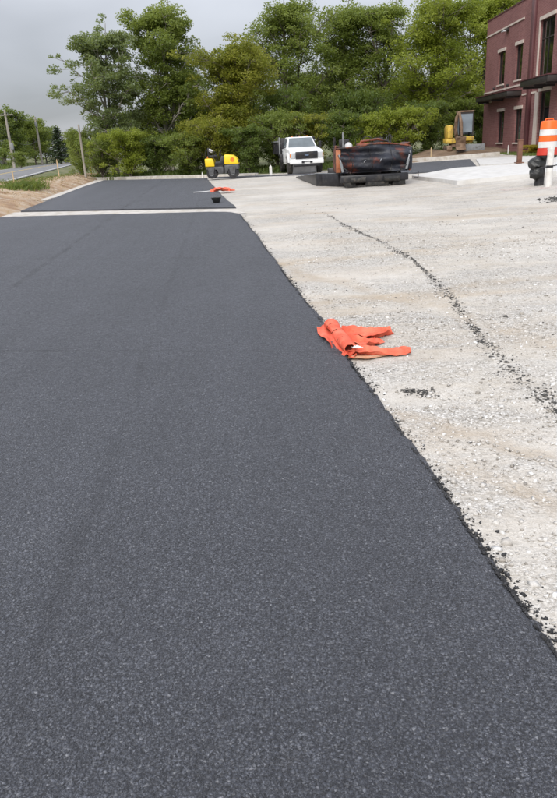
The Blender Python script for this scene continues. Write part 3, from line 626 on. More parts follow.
def plant_tree(key, leafmat, pxc, Y, top, wpx, label, name, cat, group, bark='bark', rot=0.):
    """crown centre column pxc at depth Y; the height follows from the top row, the width from wpx"""
    X = (pxc-278.5)/F*Y
    for _ in range(12):
        z = float(hh(X, Y)); h = 8.0
        lo, hi = .5, 40.
        for _ in range(30):
            h = (lo+hi)/2
            if P((X, Y, z+h))[1] > top: lo = h
            else: hi = h
        X += (pxc-P((X, Y, z+h*.6))[0])/F*Y
    (mb, V, Fq, T), ph, pw = PROTO[key]
    sc = F/((np.array([X, Y, z+h*.5])-_C)@_f); w = wpx/sc
    o = thing(name, (X, Y, z-.05), label, cat, group, rot); o.scale = (w/pw, w/pw, h/ph)
    ck = (key, leafmat, bark)
    if ck not in CACHE:
        if (key, 'm', bark) not in CACHE: CACHE[(key, 'm', bark)] = mb.build('trunk', bark, o, smooth=True); tr = CACHE[(key, 'm', bark)]
        else: tr = CACHE[(key, 'm', bark)].copy(); COL.objects.link(tr); tr.parent = o
        if (key, 'c') not in CACHE: CACHE[(key, 'c')] = cr = npmesh('crown', V, Fq, LEAF[leafmat], o, T)
        else: cr = CACHE[(key, 'c')].copy(); COL.objects.link(cr); cr.parent = o
        cr.material_slots[0].link = 'OBJECT'; cr.material_slots[0].material = LEAF[leafmat]
        CACHE[ck] = (tr, cr)
    else:
        for q in CACHE[ck]: c = q.copy(); COL.objects.link(c); c.parent = o
    return o
GB, GF, GS = 'trees behind the work site', 'trees across the road', 'bushes along the foot of the trees'
TR = [
 ('airy', 'grey', 105, 50, 12, 88, 'open airy tree with pale bare branches showing, beside the roadside bushes', 'palebark', .4),
 ('tall', 'mid', 160, 52, -16, 94, 'tall column-shaped leafy tree, tallest beside the airy tree', 'palebark', 0),
 ('tall', 'mid', 192, 57, 62, 60, 'slim leafy tree filling the gap beside the yellowish broad tree', 'bark', 2.),
 ('broad', 'yellow', 228, 49, 36, 98, 'broad yellowish green tree standing behind the small yellow roller', 'bark', 0),
 ('lofty', 'mid', 288, 56, -16, 108, 'lofty tufted tree with dark forked trunk behind the white truck', 'bark', 0),
 ('crown', 'mid', 338, 60, -8, 98, 'full leafy green tree rising behind the asphalt paver', 'bark', 1.),
 ('open', 'mid', 384, 58, -14, 96, 'open crowned tree with sky showing through, beside the bright green tree', 'bark', 0),
 ('crown', 'bright', 431, 54, -22, 102, 'bright green full crowned tree behind the yellow excavator', 'bark', 2.2),
 ('lofty', 'bright', 482, 60, -26, 106, 'bright lofty tree partly hidden by the brick building corner', 'bark', 1.4),
 ('open', 'mid', 250, 66, 38, 70, 'green tree further back between the yellowish tree and the lofty tree', 'bark', 2.6),
 ('crown', 'dark', 312, 70, 62, 80, 'dark backing tree filling the gap beside the full leafy tree', 'bark', 3.),
 ('crown', 'dark', 404, 70, 70, 90, 'dark backing tree behind the open crowned tree', 'bark', 4.2),
 ('broad', 'dark', 455, 68, 70, 80, 'dark backing tree low behind the bright green tree', 'bark', 1.),
 ('broad', 'dark', 150, 62, 104, 80, 'dark low tree behind the tall column-shaped tree', 'bark', 2.),
 ('crown', 'mid', 530, 66, -30, 90, 'tall green tree rising behind the brick building roof', 'bark', .3),
]
for k, lm, px_, Y, top, w, lab, bk, rot in TR: plant_tree(k, lm, px_, Y, top, w, lab, 'tree', 'tree', GB, bk, rot)
BU = [
 ('bush2', 'mid', 78, 50, 128, 34, 'pale roadside bush next to the lone bare pole'), ('bush', 'mid', 100, 47.5, 138, 48, 'leafy bush behind the survey stakes'),
 ('bush2', 'bright', 128, 46, 128, 50, 'light green sapling clump at the foot of the airy tree'), ('bush', 'dark', 158, 47, 136, 54, 'dark bush at the foot of the tall column-shaped tree'),
 ('bush2', 'mid', 186, 46, 132, 48, 'green bush beside the small yellow roller'), ('bush', 'yellow', 216, 46, 118, 60, 'yellowish bush right behind the small yellow roller'),
 ('bush2', 'dark', 248, 45, 124, 46, 'dark bush between the roller and the white truck'), ('bush', 'mid', 276, 46.5, 112, 56, 'green bush behind the black dump body of the truck'),
 ('bush2', 'yellow', 308, 48, 112, 52, 'yellow green bush behind the white truck cab'), ('bush', 'dark', 340, 47.5, 112, 56, 'dark bush behind the asphalt paver'),
 ('bush2', 'bright', 372, 47, 112, 52, 'bright bush over the paver'), ('bush', 'bright', 402, 47, 108, 62, 'bright spreading bush beside the asphalt paver'),
 ('bush2', 'dark', 430, 49, 100, 50, 'dark bush beside the excavator'), ('bush', 'mid', 456, 53, 98, 60, 'green bush behind the excavator'),
 ('bush2', 'dark', 482, 54, 104, 46, 'dark bush beside the brick building corner'),
 ('bush', 'dark', 292, 52, 88, 60, 'dark tall bush behind the truck bushes'), ('bush', 'dark', 356, 54, 92, 60, 'dark tall bush behind the bright bush over the paver'), ('bush2', 'dark', 236, 53, 100, 60, 'dark tall bush behind the yellowish bush'),
 ('bush2', 'dark', 200, 54, 100, 56, 'dark tall bush under the slim leafy tree'),
]
for i, (k, lm, px_, Y, top, w, lab) in enumerate(BU): plant_tree(k, lm, px_, Y, top, w, lab, 'bush', 'bush', GS, 'bark', i*1.3)
FT = [('far', 'mid', -22, 120, 104, 50, 'green tree across the road beyond the wires'), ('far', 'dark', 6, 125, 106, 44, 'dark tree across the road behind the tallest utility pole'), ('far', 'mid', 30, 135, 116, 36, 'green tree across the road behind the second utility pole'),
      ('far', 'dark', 16, 145, 122, 50, 'dark tree across the road between the poles'), ('far', 'dark', 44, 150, 124, 34, 'rounded dark tree across the road beside the conifer'), ('far', 'dark', -10, 108, 118, 40, 'low dark tree across the road at the verge'),
      ('far', 'mid', 76, 165, 138, 40, 'distant green tree at the end of the road')]
for i, (k, lm, px_, Y, top, w, lab) in enumerate(FT): plant_tree(k, lm, px_, Y, top, w, lab, 'tree', 'tree', GF, 'bark', i*1.1)
plant_tree('fir', 'fir', 58, 128, 126, 30, 'dark conifer across the road at the bend', 'conifer', 'tree', GF)
plant_tree('bush', 'mid', 20, 100, 152, 20, 'small round bush on the verge beside the pole', 'bush', 'bush', 'bushes on the road verge')
plant_tree('bush2', 'gold', 533, 38, 143.5, 26, 'golden yellow shrub in front of the brick building', 'shrub', 'shrub', None)

# ------------------------------------------------------------------ grass, weeds, straw
def blades(name, pts, hgt, leafmat, seed, spread=.35, wid=.02):
    r = np.random.default_rng(seed); n = len(pts); d = r.normal(size=(n, 3))*spread; d[:, 2] = 1; h = (hgt*r.uniform(.4, 1.25, n))[:, None]
    s = r.normal(size=(n, 3)); s[:, 2] = 0; s /= np.linalg.norm(s, axis=1, keepdims=True); s *= wid*r.uniform(.6, 1.4, n)[:, None]
    b = np.array(pts); m = b+d*h*.55; t = b+d*h*np.array([1.5, 1.5, .95])
    V = np.stack([b-s, b+s, m+s*.7, t, m-s*.7], 1).reshape(-1, 3); Fq = np.arange(5*n).reshape(n, 5)
    return tag(npmesh(name, V, Fq, LEAF[leafmat], None, r.uniform(0, 1, n)), kind='stuff')
def scatter(n, x0, x1, y0, y1, cond=None, seed=0):
    r = np.random.default_rng(seed); x = r.uniform(x0, x1, n); y = r.uniform(y0, y1, n)
    if cond is not None: k = cond(x, y); x, y = x[k], y[k]
    return np.stack([x, y, hh(x, y)-.02], -1)
tag(blades('grass', scatter(26000, -14, 15, 43.2, 50, lambda x, y: (y > 43.4-.02*x+1.2*(x > 3)) & (y > np.interp(x, [-14, -10, 4, 6, 15], [52, 46.5, 43.6, 44.5, 47.5])), 1), .38, 'weed', 1, wid=.03), 'rough green grass at the foot of the trees', 'grass')
tag(blades('grass', scatter(9000, -70, -18, 50, 140, lambda x, y: rsd(x, y) > 8.8, 2), .5, 'weed', 2, wid=.09), 'green grass verge across the road', 'grass')
gp = scatter(14000, 9.5, 15.2, 30, 47, lambda x, y: (x > 12.9+(y-36)*.06), 3)
tag(blades('grass', gp, .14, 'weed', 3, wid=.025), 'mown grass strip along the brick building', 'grass')
r_ = np.random.default_rng(4); wp = []
bv = bank.data.vertices; bco = np.empty(len(bv)*3); bv.foreach_get('co', bco); bco = bco.reshape(-1, 3).reshape(161, 45, 3)
def bank_pts(n, u0, u1, y0, y1, r):
    out = []
    for _ in range(n):
        a = (r.uniform(y0, y1)-12)/48*160; b = r.uniform(u0, u1)*44; a0, b0 = int(a), int(b); fa, fb = a-a0, b-b0; a1, b1_ = min(a0+1, 160), min(b0+1, 44)
        out.append((bco[a0, b0]*(1-fa)+bco[a1, b0]*fa)*(1-fb)+(bco[a0, b1_]*(1-fa)+bco[a1, b1_]*fa)*fb)
    return np.array(out)
tag(blades('straw', bank_pts(5000, .02, .98, 15, 57, r_), .10, 'straw', 5, .9, .006), 'dry straw scattered over the soil bank', 'straw')
wc = bank_pts(1, .30, .301, 31.5, 31.6, r_)[0]
wpts = wc+r_.normal(size=(1500, 3))*np.array([.35, .7, 0])-np.array([0, 0, .08])
tag(blades('weeds', wpts, .38, 'weed', 6, .5, .022), 'clump of green weeds growing on the soil bank', 'weeds')
wp2 = bank_pts(900, .3, .95, 26, 50, r_); tag(blades('weed_sprouts', wp2, .2, 'weed', 7, .5, .018), 'thin green sprouts on the soil bank', 'weeds')

# ------------------------------------------------------------------ loose stones and asphalt crumbs (real geometry, too many to count)
CUBE = np.array([(-1, -1, -1), (1, -1, -1), (1, 1, -1), (-1, 1, -1), (-1, -1, 1), (1, -1, 1), (1, 1, 1), (-1, 1, 1)], float)*.5
CF = np.array([(0, 3, 2, 1), (4, 5, 6, 7), (0, 1, 5, 4), (1, 2, 6, 5), (2, 3, 7, 6), (3, 0, 4, 7)])
def rocks(name, pos, size, mat, seed, flat=.6, sink=.25):
    r = np.random.default_rng(seed); n = len(pos); B = CUBE[None]*r.uniform(.55, 1.1, (n, 1, 3)); B = B+r.uniform(-.22, .22, (n, 8, 3)); B[:, 4:, :2] *= r.uniform(.3, .9, (n, 1, 1))
    ax = r.normal(size=(n, 3)); ax[:, 2] *= 2; ax /= np.linalg.norm(ax, axis=1, keepdims=True); an = r.uniform(0, 6.28, n); c, s = np.cos(an), np.sin(an); x, y, z = ax.T; k = 1-c
    Rm = np.stack([np.stack([c+x*x*k, x*y*k-z*s, x*z*k+y*s], -1), np.stack([y*x*k+z*s, c+y*y*k, y*z*k-x*s], -1), np.stack([z*x*k-y*s, z*y*k+x*s, c+z*z*k], -1)], 1)
    B = np.einsum('nij,nkj->nki', Rm, B)*size[:, None, None]; B[:, :, 2] *= flat
    V = B+pos[:, None, :]; V[:, :, 2] += (size*flat*(.5-sink))[:, None]
    Fq = (CF[None]+(np.arange(n)*8)[:, None, None]).reshape(-1, 4); t = np.clip(r.beta(2.2, 2.0, n), 0, 1)
    return npmesh(name, V.reshape(-1, 3), Fq, mat, None, np.repeat(t, 6))
def lotz(x, y): return lot_z(x, y)
r_ = np.random.default_rng(21)
n = 62000; x = r_.uniform(.2, 6.5, n); y = .9+r_.uniform(0, 1, n)**1.35*13
dens = fbm(x*.35, y*1.3, 1.1, 4.4, 3)*.5+.5
k = (x > ex(y)+.0) & (r_.uniform(0, 1, n) < np.clip(.15+1.5*(dens-.3), .08, 1)); x, y = x[k], y[k]
sz = np.clip(r_.lognormal(math.log(.012), .42, len(x)), .005, .036)
tag(tag(rocks('loose_gravel', np.stack([x, y, lotz(x, y)], -1), sz, 'stone', 22), kind='stuff'), 'loose pale crushed stones lying on the gravel lot', 'gravel')
# crumbs along the ragged mat edge
n = 11000; y = 1.2+r_.uniform(0, 1, n)**1.5*16; x = ex(y)+r_.exponential(.018, n)-.016+.035*np.sign(r_.uniform(-1, 1, n))*0
sz = np.clip(r_.lognormal(math.log(.0068), .45, n), .003, .02); z = np.where(x < ex(y)+.012, .035*np.clip((ex(y)+.014-x)/.03, 0, 1)+.008, lotz(x, y))
tag(tag(rocks('asphalt_crumbs', np.stack([x, y, z], -1), sz, 'crumb', 23, .8, .2), kind='stuff'), 'black asphalt crumbs along the ragged edge of the new mat', 'asphalt crumbs')
# dark dribble of asphalt crossing the gravel, plus spots
TK = np.array([G(*p)[:2] for p in [(322, 212), (345, 226), (372, 238), (400, 252), (418, 266), (436, 282), (452, 300), (468, 322), (486, 345), (503, 362), (522, 382), (540, 395), (560, 417), (600, 455)]])
sg = np.r_[0, np.cumsum(np.linalg.norm(np.diff(TK, axis=0), axis=1))]
n = 5200; t = r_.uniform(0, 1, n)**.6*sg[-1]; cl_ = np.array([mnoise.noise(Vector((a*1.7, 3.3, 0)))+.6*mnoise.noise(Vector((a*6, 1.3, 0))) for a in t]); k = r_.uniform(-1.0, .7, n) < cl_+.25*np.clip((t-9)/4, 0, 1); t = t[k]; n = len(t)
x = np.interp(t, sg, TK[:, 0]); y = np.interp(t, sg, TK[:, 1]); wv = .028+.016*np.sin(t*2.1)+.016*np.clip((t-8)/6, 0, 1); x += r_.normal(0, 1, n)*wv; y += r_.normal(0, .06, n)
pt = [np.stack([x, y, lotz(x, y)], -1)]; sz = [np.clip(r_.lognormal(math.log(.0085), .5, n)*(1+.04*np.maximum(0, y-7)), .004, .03)]
for (px_, py_, m, sp, s0) in [(418, 392, 55, .03, .011), (408, 392, 60, .03, .012), (428, 394, 60, .035, .012), (362, 384, 70, .04, .01), (370, 388, 40, .05, .009), (556, 201, 200, .13, .025), (560, 199, 200, .2, .03), (504, 318, 12, .02, .014), (393, 296, 10, .03, .012)]:
    q = Gt(px_, py_); a = q[0]+r_.normal(0, sp, m); b = q[1]+r_.normal(0, sp*.9, m); pt.append(np.stack([a, b, lotz(a, b)], -1)); sz.append(np.clip(r_.lognormal(math.log(s0), .4, m), .005, .08))
m = 900; a = r_.uniform(.6, 7, m); b = r_.uniform(1.5, 20, m); k = a > ex(b)+.03; a, b = a[k], b[k]; pt.append(np.stack([a, b, lotz(a, b)], -1)); sz.append(np.clip(r_.lognormal(math.log(.009), .5, len(a)), .004, .03))
tag(tag(rocks('spilled_asphalt', np.concatenate(pt), np.concatenate(sz), 'dustcrumb', 24, .5, .35), kind='stuff'), 'dark trail of spilled asphalt lumps crossing the pale gravel', 'spilled asphalt')
# pink marking paint on the gravel
def sheet(name, pix, wpx, mat, lift=.02):
    mb = MB(); L = []
    for a, b in zip(pix[:-1], pix[1:]):
        for k in range(8): t = k/8; L.append((a[0]+(b[0]-a[0])*t, a[1]+(b[1]-a[1])*t))
    L.append(pix[-1])
    for (x, y) in L:
        for yy_ in (y-wpx/2, y+wpx/2): q = Gt(x, yy_); mb.v.append((q[0], q[1], float(lotz(np.array(q[0]), np.array(q[1])))+lift))
    for i in range(len(L)-1): mb.f.append((2*i, 2*i+1, 2*i+3, 2*i+2))
    return tag(mb.build(name, mat), kind='structure')
sheet('pink_marking', [(500, 191), (530, 189.5), (570, 188)], 1.8, 'pink')

# ------------------------------------------------------------------ crumpled orange fabric beside the mat
def cloth(name, pts, parent, mat, thick=.003, nv=7, seed=0, fold=.012, curl=0.):
    """a strip along pts=(centre, half width) with folds, given real thickness"""
    r = np.random.default_rng(seed); n = 44; nv = 19; cs = np.array([p[0] for p in pts]); hw = np.array([p[1] for p in pts]); u = np.linspace(0, 1, len(pts)); V = []
    for i in range(n):
        t = i/(n-1); c = np.array([np.interp(t, u, cs[:, k]) for k in range(3)]); w = np.interp(t, u, hw)
        c2 = np.array([np.interp(min(1, t+.08), u, cs[:, k]) for k in range(3)]); c1 = np.array([np.interp(max(0, t-.08), u, cs[:, k]) for k in range(3)])
        d = c2-c1; d[2] = 0; d /= np.linalg.norm(d); nn = np.array([-d[1], d[0], 0])
        for j in range(nv):
            s = 2*j/(nv-1)-1; z = fold*math.sin(s*4.2+t*5+seed)+fold*.6*math.sin(s*7.+t*11+seed*2)+curl*(1-s*s)+fold*.35*math.sin(s*3-t*19+seed*3)*math.sin(t*17+s*5)+fold*.14*math.sin(s*13+t*21+seed)+r.normal(0, fold*.05)
            V.append(c+nn*w*s*(1+.16*math.sin(t*9+seed))+np.array([0, 0, max(z+c[2], .012)-c[2]]))
    V = np.array(V); i = np.arange(n*nv).reshape(n, nv); Q = np.stack([i[:-1, :-1], i[:-1, 1:], i[1:, 1:], i[1:, :-1]], -1).reshape(-1, 4)
    B = V.copy(); B[:, 2] -= thick; m = n*nv; ring = [*i[0], *i[1:, -1], *i[-1, -2::-1], *i[-2:0:-1, 0]]
    F4 = np.concatenate([Q, Q[:, ::-1]+m, np.array([(ring[k], ring[(k+1) % len(ring)], ring[(k+1) % len(ring)]+m, ring[k]+m) for k in range(len(ring))])])
    o = npmesh(name, np.concatenate([V, B]), F4, mat, parent, smooth=True); o.data.set_sharp_from_angle(angle=R(60)); return o
b0 = G(350, 355); fb = thing('orange_bag', (b0[0], b0[1], .012), 'crumpled orange fabric sleeve with three trailing flaps on gravel beside the asphalt edge', 'bag')
def L(x, y, z=0.): q = G(x, y, z+.012); return np.array([q[0]-b0[0], q[1]-b0[1], z])
ax0, ax1 = L(350, 349, .075), L(331, 323, .09)
mb = MB(); n, kk = 15, 22; hole = []
for i in range(n):
    t = i/(n-1); c = ax0*(1-t)+ax1*t; d = (ax1-ax0)/np.linalg.norm(ax1-ax0); sd_ = np.array([d[1], -d[0], 0]); ra = .05+.008*math.sin(t*7)+.008*t; rz = .042+.008*math.sin(t*5+1)
    for j in range(kk):
        a = 2*math.pi*j/kk; w = 1+.05*math.sin(3*a+t*9)+.035*math.sin(7*a-t*6); mb.v.append(tuple(c+sd_*ra*w*math.cos(a)+np.array([0, 0, rz*w*math.sin(a)])))
for i in range(n-1):
    for j in range(kk): mb.f.append((i*kk+j, i*kk+(j+1) % kk, (i+1)*kk+(j+1) % kk, (i+1)*kk+j))
mb.f.append(tuple(range((n-1)*kk, n*kk)))
# rolled lip and hollow mouth
for sc_, dp in ((.80, -.004), (.74, .05), (.6, .12)):
    o = len(mb.v); c = ax0+(ax1-ax0)/np.linalg.norm(ax1-ax0)*dp
    for j in range(kk): q = np.array(mb.v[j]); mb.v.append(tuple(c+(q-ax0)*sc_))
    prev = 0 if sc_ == .80 else o-kk
    for j in range(kk): mb.f.append((prev+j, prev+(j+1) % kk, o+(j+1) % kk, o+j))
roll = mb.build('roll', 'fabric', fb, smooth=True)
c = ax0+(ax1-ax0)/np.linalg.norm(ax1-ax0)*.06; MB().add([tuple(c+(np.array(mb.v[j])-ax0)*.78) for j in range(kk)], [tuple(range(kk))]).build('mouth', 'slot', roll)
cloth('side_panel', [(L(347, 356, .03), .07), (L(337, 341, .06), .095), (L(326, 326, .06), .09)], fb, 'fabric', seed=1, fold=.012)
cloth('hem', [(L(346, 357.5, .005), .012), (L(334, 343, .012), .012), (L(320, 326, .012), .01)], fb, 'fabricdirty', seed=2, fold=.002)
for k, (px_, py_) in enumerate([(341, 340), (335.5, 332.5), (330.5, 326.5)]):
    a, b = L(px_-4.5, py_+1, .082), L(px_+1.5, py_-3.5, .125); MB().tube([tuple(a), tuple((a+b)/2+np.array([.006, 0, .008])), tuple(b)], [.003, .006, .003], 6).build('slit', 'slot', fb)
cloth('flap', [(L(340, 333, .05), .13), (L(360, 333, .05), .12), (L(376, 332, .05), .10), (L(388, 328.5, .05), .075)], fb, 'fabric', seed=3, fold=.024)
cloth('flap', [(L(346, 341, .035), .12), (L(360, 341, .03), .13), (L(371, 341, .025), .10), (L(380, 340, .015), .06)], fb, 'fabric', seed=4, fold=.022)
cloth('flap', [(L(350, 349, .045), .085), (L(370, 349.5, .05), .08), (L(392, 350, .045), .055), (L(411, 351, .03), .018)], fb, 'fabric', seed=5, fold=.018)
cloth('underside', [(L(348, 357, .012), .04), (L(368, 356.5, .012), .05), (L(392, 353, .014), .03), (L(411, 352, .014), .012)], fb, 'fabricdirty', seed=6, fold=.006)
cloth('reflective_patch', [(L(354, 346, .098), .025), (L(357.5, 346.5, .1), .026), (L(361.5, 347, .088), .022)], fb, 'reflect', seed=7, fold=.003, thick=.004)

# second orange bundle with a rod and a black bucket on the far mat
q = G(222, 191.5, .075); t2 = thing('orange_flag', (q[0], q[1], .075), 'small crumpled orange flag lying across the far mat edge', 'flag')
cloth('flag_cloth', [(np.array([-.42, 0, .04]), .16), (np.array([-.1, .02, .09]), .22), (np.array([.2, 0, .07]), .2), (np.array([.48, -.05, .02]), .1)], t2, 'fabric', seed=9, fold=.04)
cloth('flag_fold', [(np.array([-.3, -.1, .05]), .1), (np.array([.0, -.12, .12]), .12), (np.array([.3, -.1, .05]), .08)], t2, 'fabric', seed=10, fold=.03)
MB().tube([(-1.05, .05, .02), (-.6, .03, .03), (-.1, 0, .06)], .016, 8).build('rod', 'palegrey', t2)
q = G(216.5, 202.6, .075); bk = thing('bucket', (q[0], q[1], .075), 'small black bucket standing on the far asphalt mat', 'bucket'); bk.scale = (.72, .72, .62)
MB().lathe([(.001, 0), (.12, 0), (.14, .02), (.20, .22), (.215, .225), (.215, .245), (.195, .245), (.13, .03), (.001, .028)], n=22).build('shell', 'blackwrap', bk, smooth=True)
MB().tube([(.20*math.cos(a), .03, .23+.10*math.sin(a)*.2-.02*0) for a in np.linspace(0, math.pi, 9)], .006, 6).build('handle', 'greymetal', bk)

# ------------------------------------------------------------------ small tandem roller
ra, rb = G(209, 178.8, .05), G(238.5, 178.3, .05)
c = (ra+rb)/2; ro = thing('tandem_roller', (c[0], c[1], .075), 'small yellow tandem roller with grey frame and black drums on the far mat', 'roller', rz=R(-4)); ro.scale = (.88, .9, .88)
SX = np.linalg.norm((rb-ra)[:2]); k = 1.0
for x in (-.62, .64):
    d = MB().lathe([(.20, -.46), (.285, -.46), (.295, -.45), (.295, .45), (.285, .46), (.20, .46)], (x, 0, .295), 'y', 28).build('drum', 'black', ro, smooth=True)
    for s in (-1, 1): MB().lathe([(.001, s*.478), (.10, s*.478), (.12, s*.462), (.20, s*.455)], (x, 0, .295), 'y', 18).build('hub', 'greymetal', d, smooth=True)
    for s in (-1, 1): MB().prism([(x-.13, .26), (x+.13, .26), (x+.2, .62), (x-.2, .62)], s*.50, s*.545, 'y').build('drum_bracket', 'steeldark', ro)
MB().prism([(-.92, .5), (-.3, .5), (-.18, .26), (.08, .26), (.1, .66), (-.94, .66)], -.47, .47, 'y').build('rear_frame', 'steeldark', ro, .02)
MB().prism([(.16, .26), (.3, .26), (.38, .48), (.96, .48), (.96, .74), (.18, .74)], -.47, .47, 'y').build('front_frame', 'steeldark', ro, .02)
MB().box((.12, 0, .42), (.2, .4, .3)).build('pivot', 'black', ro); MB().prism([(-.42, .7), (.16, .7), (.16, 1.22), (.02, 1.26), (-.1, .95), (-.36, .95)], -.44, .44, 'y').build('operator_console', 'black', ro, .03, 2)
MB().prism([(-.96, .68), (-.40, .68), (-.47, 1.06), (-.56, 1.14), (-.97, 1.14)], -.48, .48, 'y').build('rear_body', 'yellow', ro, .05, 3)
hd = MB().prism([(.17, .76), (1.0, .76), (.99, .94), (.86, 1.14), (.66, 1.27), (.22, 1.32), (.16, 1.24)], -.45, .45, 'y').build('hood', 'yellow', ro, .06, 3)
for s in (-1, 1): MB().lathe([(.001, s*.455), (.13, s*.455), (.13, s*.44)], (.66, 0, 1.02), 'y', 16).build('vent', 'amber', hd)
MB().box((.99, 0, .92), (.05, .5, .16)).build('grille', 'black', hd, .01)
MB().box((-.18, 0, .69), (.5, .9, .06)).build('floor_plate', 'black', ro)
st = MB().box((-.5, 0, 1.24), (.46, .5, .16)).build('seat', 'seat', ro, .05, 3); MB().box((-.75, 0, 1.47), (.13, .48, .5), None).build('backrest', 'seat', st, .05, 3)
MB().tube([(.1, 0, .76), (-.02, 0, 1.2), (-.06, 0, 1.38)], .035, 8).build('steering_column', 'black', ro)
MB().tube([(-.09+.16*math.sin(a)*.35, .19*math.cos(a), 1.42+.17*math.sin(a)) for a in np.linspace(0, 2*math.pi, 20)], .018, 6, False).build('steering_wheel', 'black', ro)
for s in (-1, 1): MB().tube([(-.9, s*.42, 1.1), (-.88, s*.42, 1.55), (-.82, s*.42, 1.62), (-.45, s*.42, 1.5), (-.4, s*.42, 1.1)], .02, 7).build('handrail', 'black', ro, smooth=True)
MB().box((-.62, -.1, 1.56), (.26, .3, .16), Matrix.Rotation(.5, 3, 'Y').to_euler()).build('seat_cover', 'palegrey', ro, .05, 2)
MB().lathe([(.001, 0), (.04, 0), (.045, .05), (.03, .1), (.001, .11)], (-.9, .3, 1.15), n=10).build('beacon', 'amber', ro)

# ------------------------------------------------------------------ white truck with black dump body
c = Gt(305.5, 174.0); tk = thing('dump_truck', (c[0], c[1]+.9, c[2]+.01), 'white truck with black grille and black dump body facing the site', 'truck', rz=R(5.5)); tk.scale = (.95, .97, .97)
body = [(-.98, .62), (-1.0, 1.02), (-.92, 1.2), (-.7, 1.27), (.72, 1.40), (.9, 1.42), (2.55, 1.40), (2.6, .62), (2.45, .5), (1.0, .5), (.55, .62), (.44, .82), (.2, .95), (-.2, .95), (-.44, .82), (-.55, .62)]
MB().prism(body, -.95, .95, 'x').build('body', 'white', tk, .06, 3)
for s in (-1, 1):
    MB().prism([(-.66, .62), (-.6, .98), (-.3, 1.14), (.3, 1.14), (.6, .98), (.66, .62), (.5, .62), (.42, .84), (.2, .96), (-.2, .96), (-.42, .84), (-.5, .62)], s*.93, s*1.04, 'x').build('fender', 'white', tk, .02, 2)
cab = MB().add([(-.92, .66, 1.36), (.92, .66, 1.36), (.92, 2.55, 1.36), (-.92, 2.55, 1.36), (-.72, 1.36, 1.97), (.72, 1.36, 1.97), (.74, 2.42, 1.98), (-.74, 2.42, 1.98)], [(0, 1, 2, 3), (4, 5, 6, 7), (0, 1, 5, 4), (1, 2, 6, 5), (2, 3, 7, 6), (3, 0, 4, 7)]).build('cab', 'white', tk, .07, 3)
MB().add([(-.80, .72, 1.415), (.80, .72, 1.415), (.66, 1.27, 1.90), (-.66, 1.27, 1.90)], [(0, 1, 2, 3)]).build('windshield', 'screen', cab).location = (0, -.018, .014)
for s in (-1, 1):
    MB().add([(s*.905, 1.0, 1.42), (s*.905, 2.3, 1.42), (s*.765, 2.25, 1.9), (s*.765, 1.45, 1.9)], [(0, 1, 2, 3)]).build('side_window', 'screen', cab).location = (s*.018, 0, 0)
    m = MB().box((s*1.13, .98, 1.52), (.17, .1, .34)).build('mirror', 'black', tk, .03); MB().tube([(s*.9, 1.0, 1.4), (s*1.08, .98, 1.45)], .02, 6).build('mirror_arm', 'black', m)
    hl = MB().box((s*.78, -.985, .99), (.26, .12, .30)).build('headlight', 'lamp', tk, .03); MB().box((s*.92, -.96, .985), (.07, .12, .2)).build('turn_signal', 'amber', hl, .01)
    MB().tube([(s*.4, -1.06, .52), (s*.4, -1.14, .5), (s*.4, -1.14, .44), (s*.4, -1.05, .42)], .02, 6).build('tow_hook', 'black', tk)
    dr = MB().box((s*.954, 1.75, .98), (.012, 1.2, .74)).build('door', 'white', tk, .004); MB().box((s*.97, 2.2, 1.2), (.03, .16, .04)).build('handle', 'black', dr)
gr = MB().box((0, -1.0, .99), (1.26, .09, .38)).build('grille', 'black', tk, .02)
for z in (.86, .99, 1.12): MB().box((0, -1.05, z), (1.16, .02, .028)).build('bar', 'darkmetal', gr)
MB().lathe([(.001, -.03), (.9, -.03), (1., -.01), (1., 0)], (0, 0, 0), 'y', 24).build('badge', 'chrome', gr)
bd = gr.children[-1]; bd.scale = (.15, 1, .058); bd.location = (0, -1.058, .99)
b2 = MB().lathe([(.001, -.03), (.9, -.03), (1., -.01), (1., 0)], (0, 0, 0), 'y', 24).build('badge_field', 'badge', gr); b2.scale = (.125, 1, .042); b2.location = (0, -1.066, .99)
bp_ = MB().prism([(-.98, -1.04), (-.9, -1.14), (.9, -1.14), (.98, -1.04), (.98, -.85), (-.98, -.85)], .54, .72, 'z').build('bumper', 'white', tk, .03)
MB().box((0, -1.145, .63), (.62, .02, .11)).build('air_slot', 'black', bp_); MB().box((0, -1.07, .47), (1.5, .16, .14)).build('valance', 'black', tk, .03)
MB().box((-.0, -1.155, .585), (.32, .012, .1)).build('plate', 'palegrey', bp_)
MB().box((0, 2.6, .62), (.9, 6.2, .22)).build('chassis', 'black', tk)
for y, xo in ((0, .86), (3.9, .80)):
    for s in (-1, 1):
        ty = MB().lathe([(.24, -.13), (.36, -.14), (.40, -.11), (.40, .11), (.36, .14), (.24, .13)], (s*xo, y, .40), 'x', 26).build('wheel', 'rubber', tk, smooth=True)
        MB().lathe([(.001, s*.10), (.08, s*.13), (.14, s*.06), (.22, s*.10), (.245, s*.10)], (s*xo, y, .40), 'x', 20).build('rim', 'palegrey', ty, smooth=True)
db = MB().box((0, 4.5, 1.40), (2.25, 3.3, .70), None, (1.02, 1.01)).build('dump_body', 'black', tk, .03)
MB().box((0, 2.88, 1.45), (2.3, .09, 1.0)).build('headboard', 'black', tk, .02)
for s in (-1, 1):
    for y in (3.1, 3.9, 4.7, 5.5): MB().box((s*1.16, y, 1.40), (.07, .1, .70)).build('side_post', 'black', db)
    MB().box((s*1.155, 4.5, 1.77), (.1, 3.34, .08)).build('top_rail', 'greymetal', db)
MB().tube([(-1.06, 2.76, .8), (-1.06, 2.76, 2.0)], .045, 8).build('exhaust_stack', 'chrome', tk)
MB().box((-1.0, 2.4, .8), (.25, .6, .5)).build('fuel_tank', 'black', tk, .04)
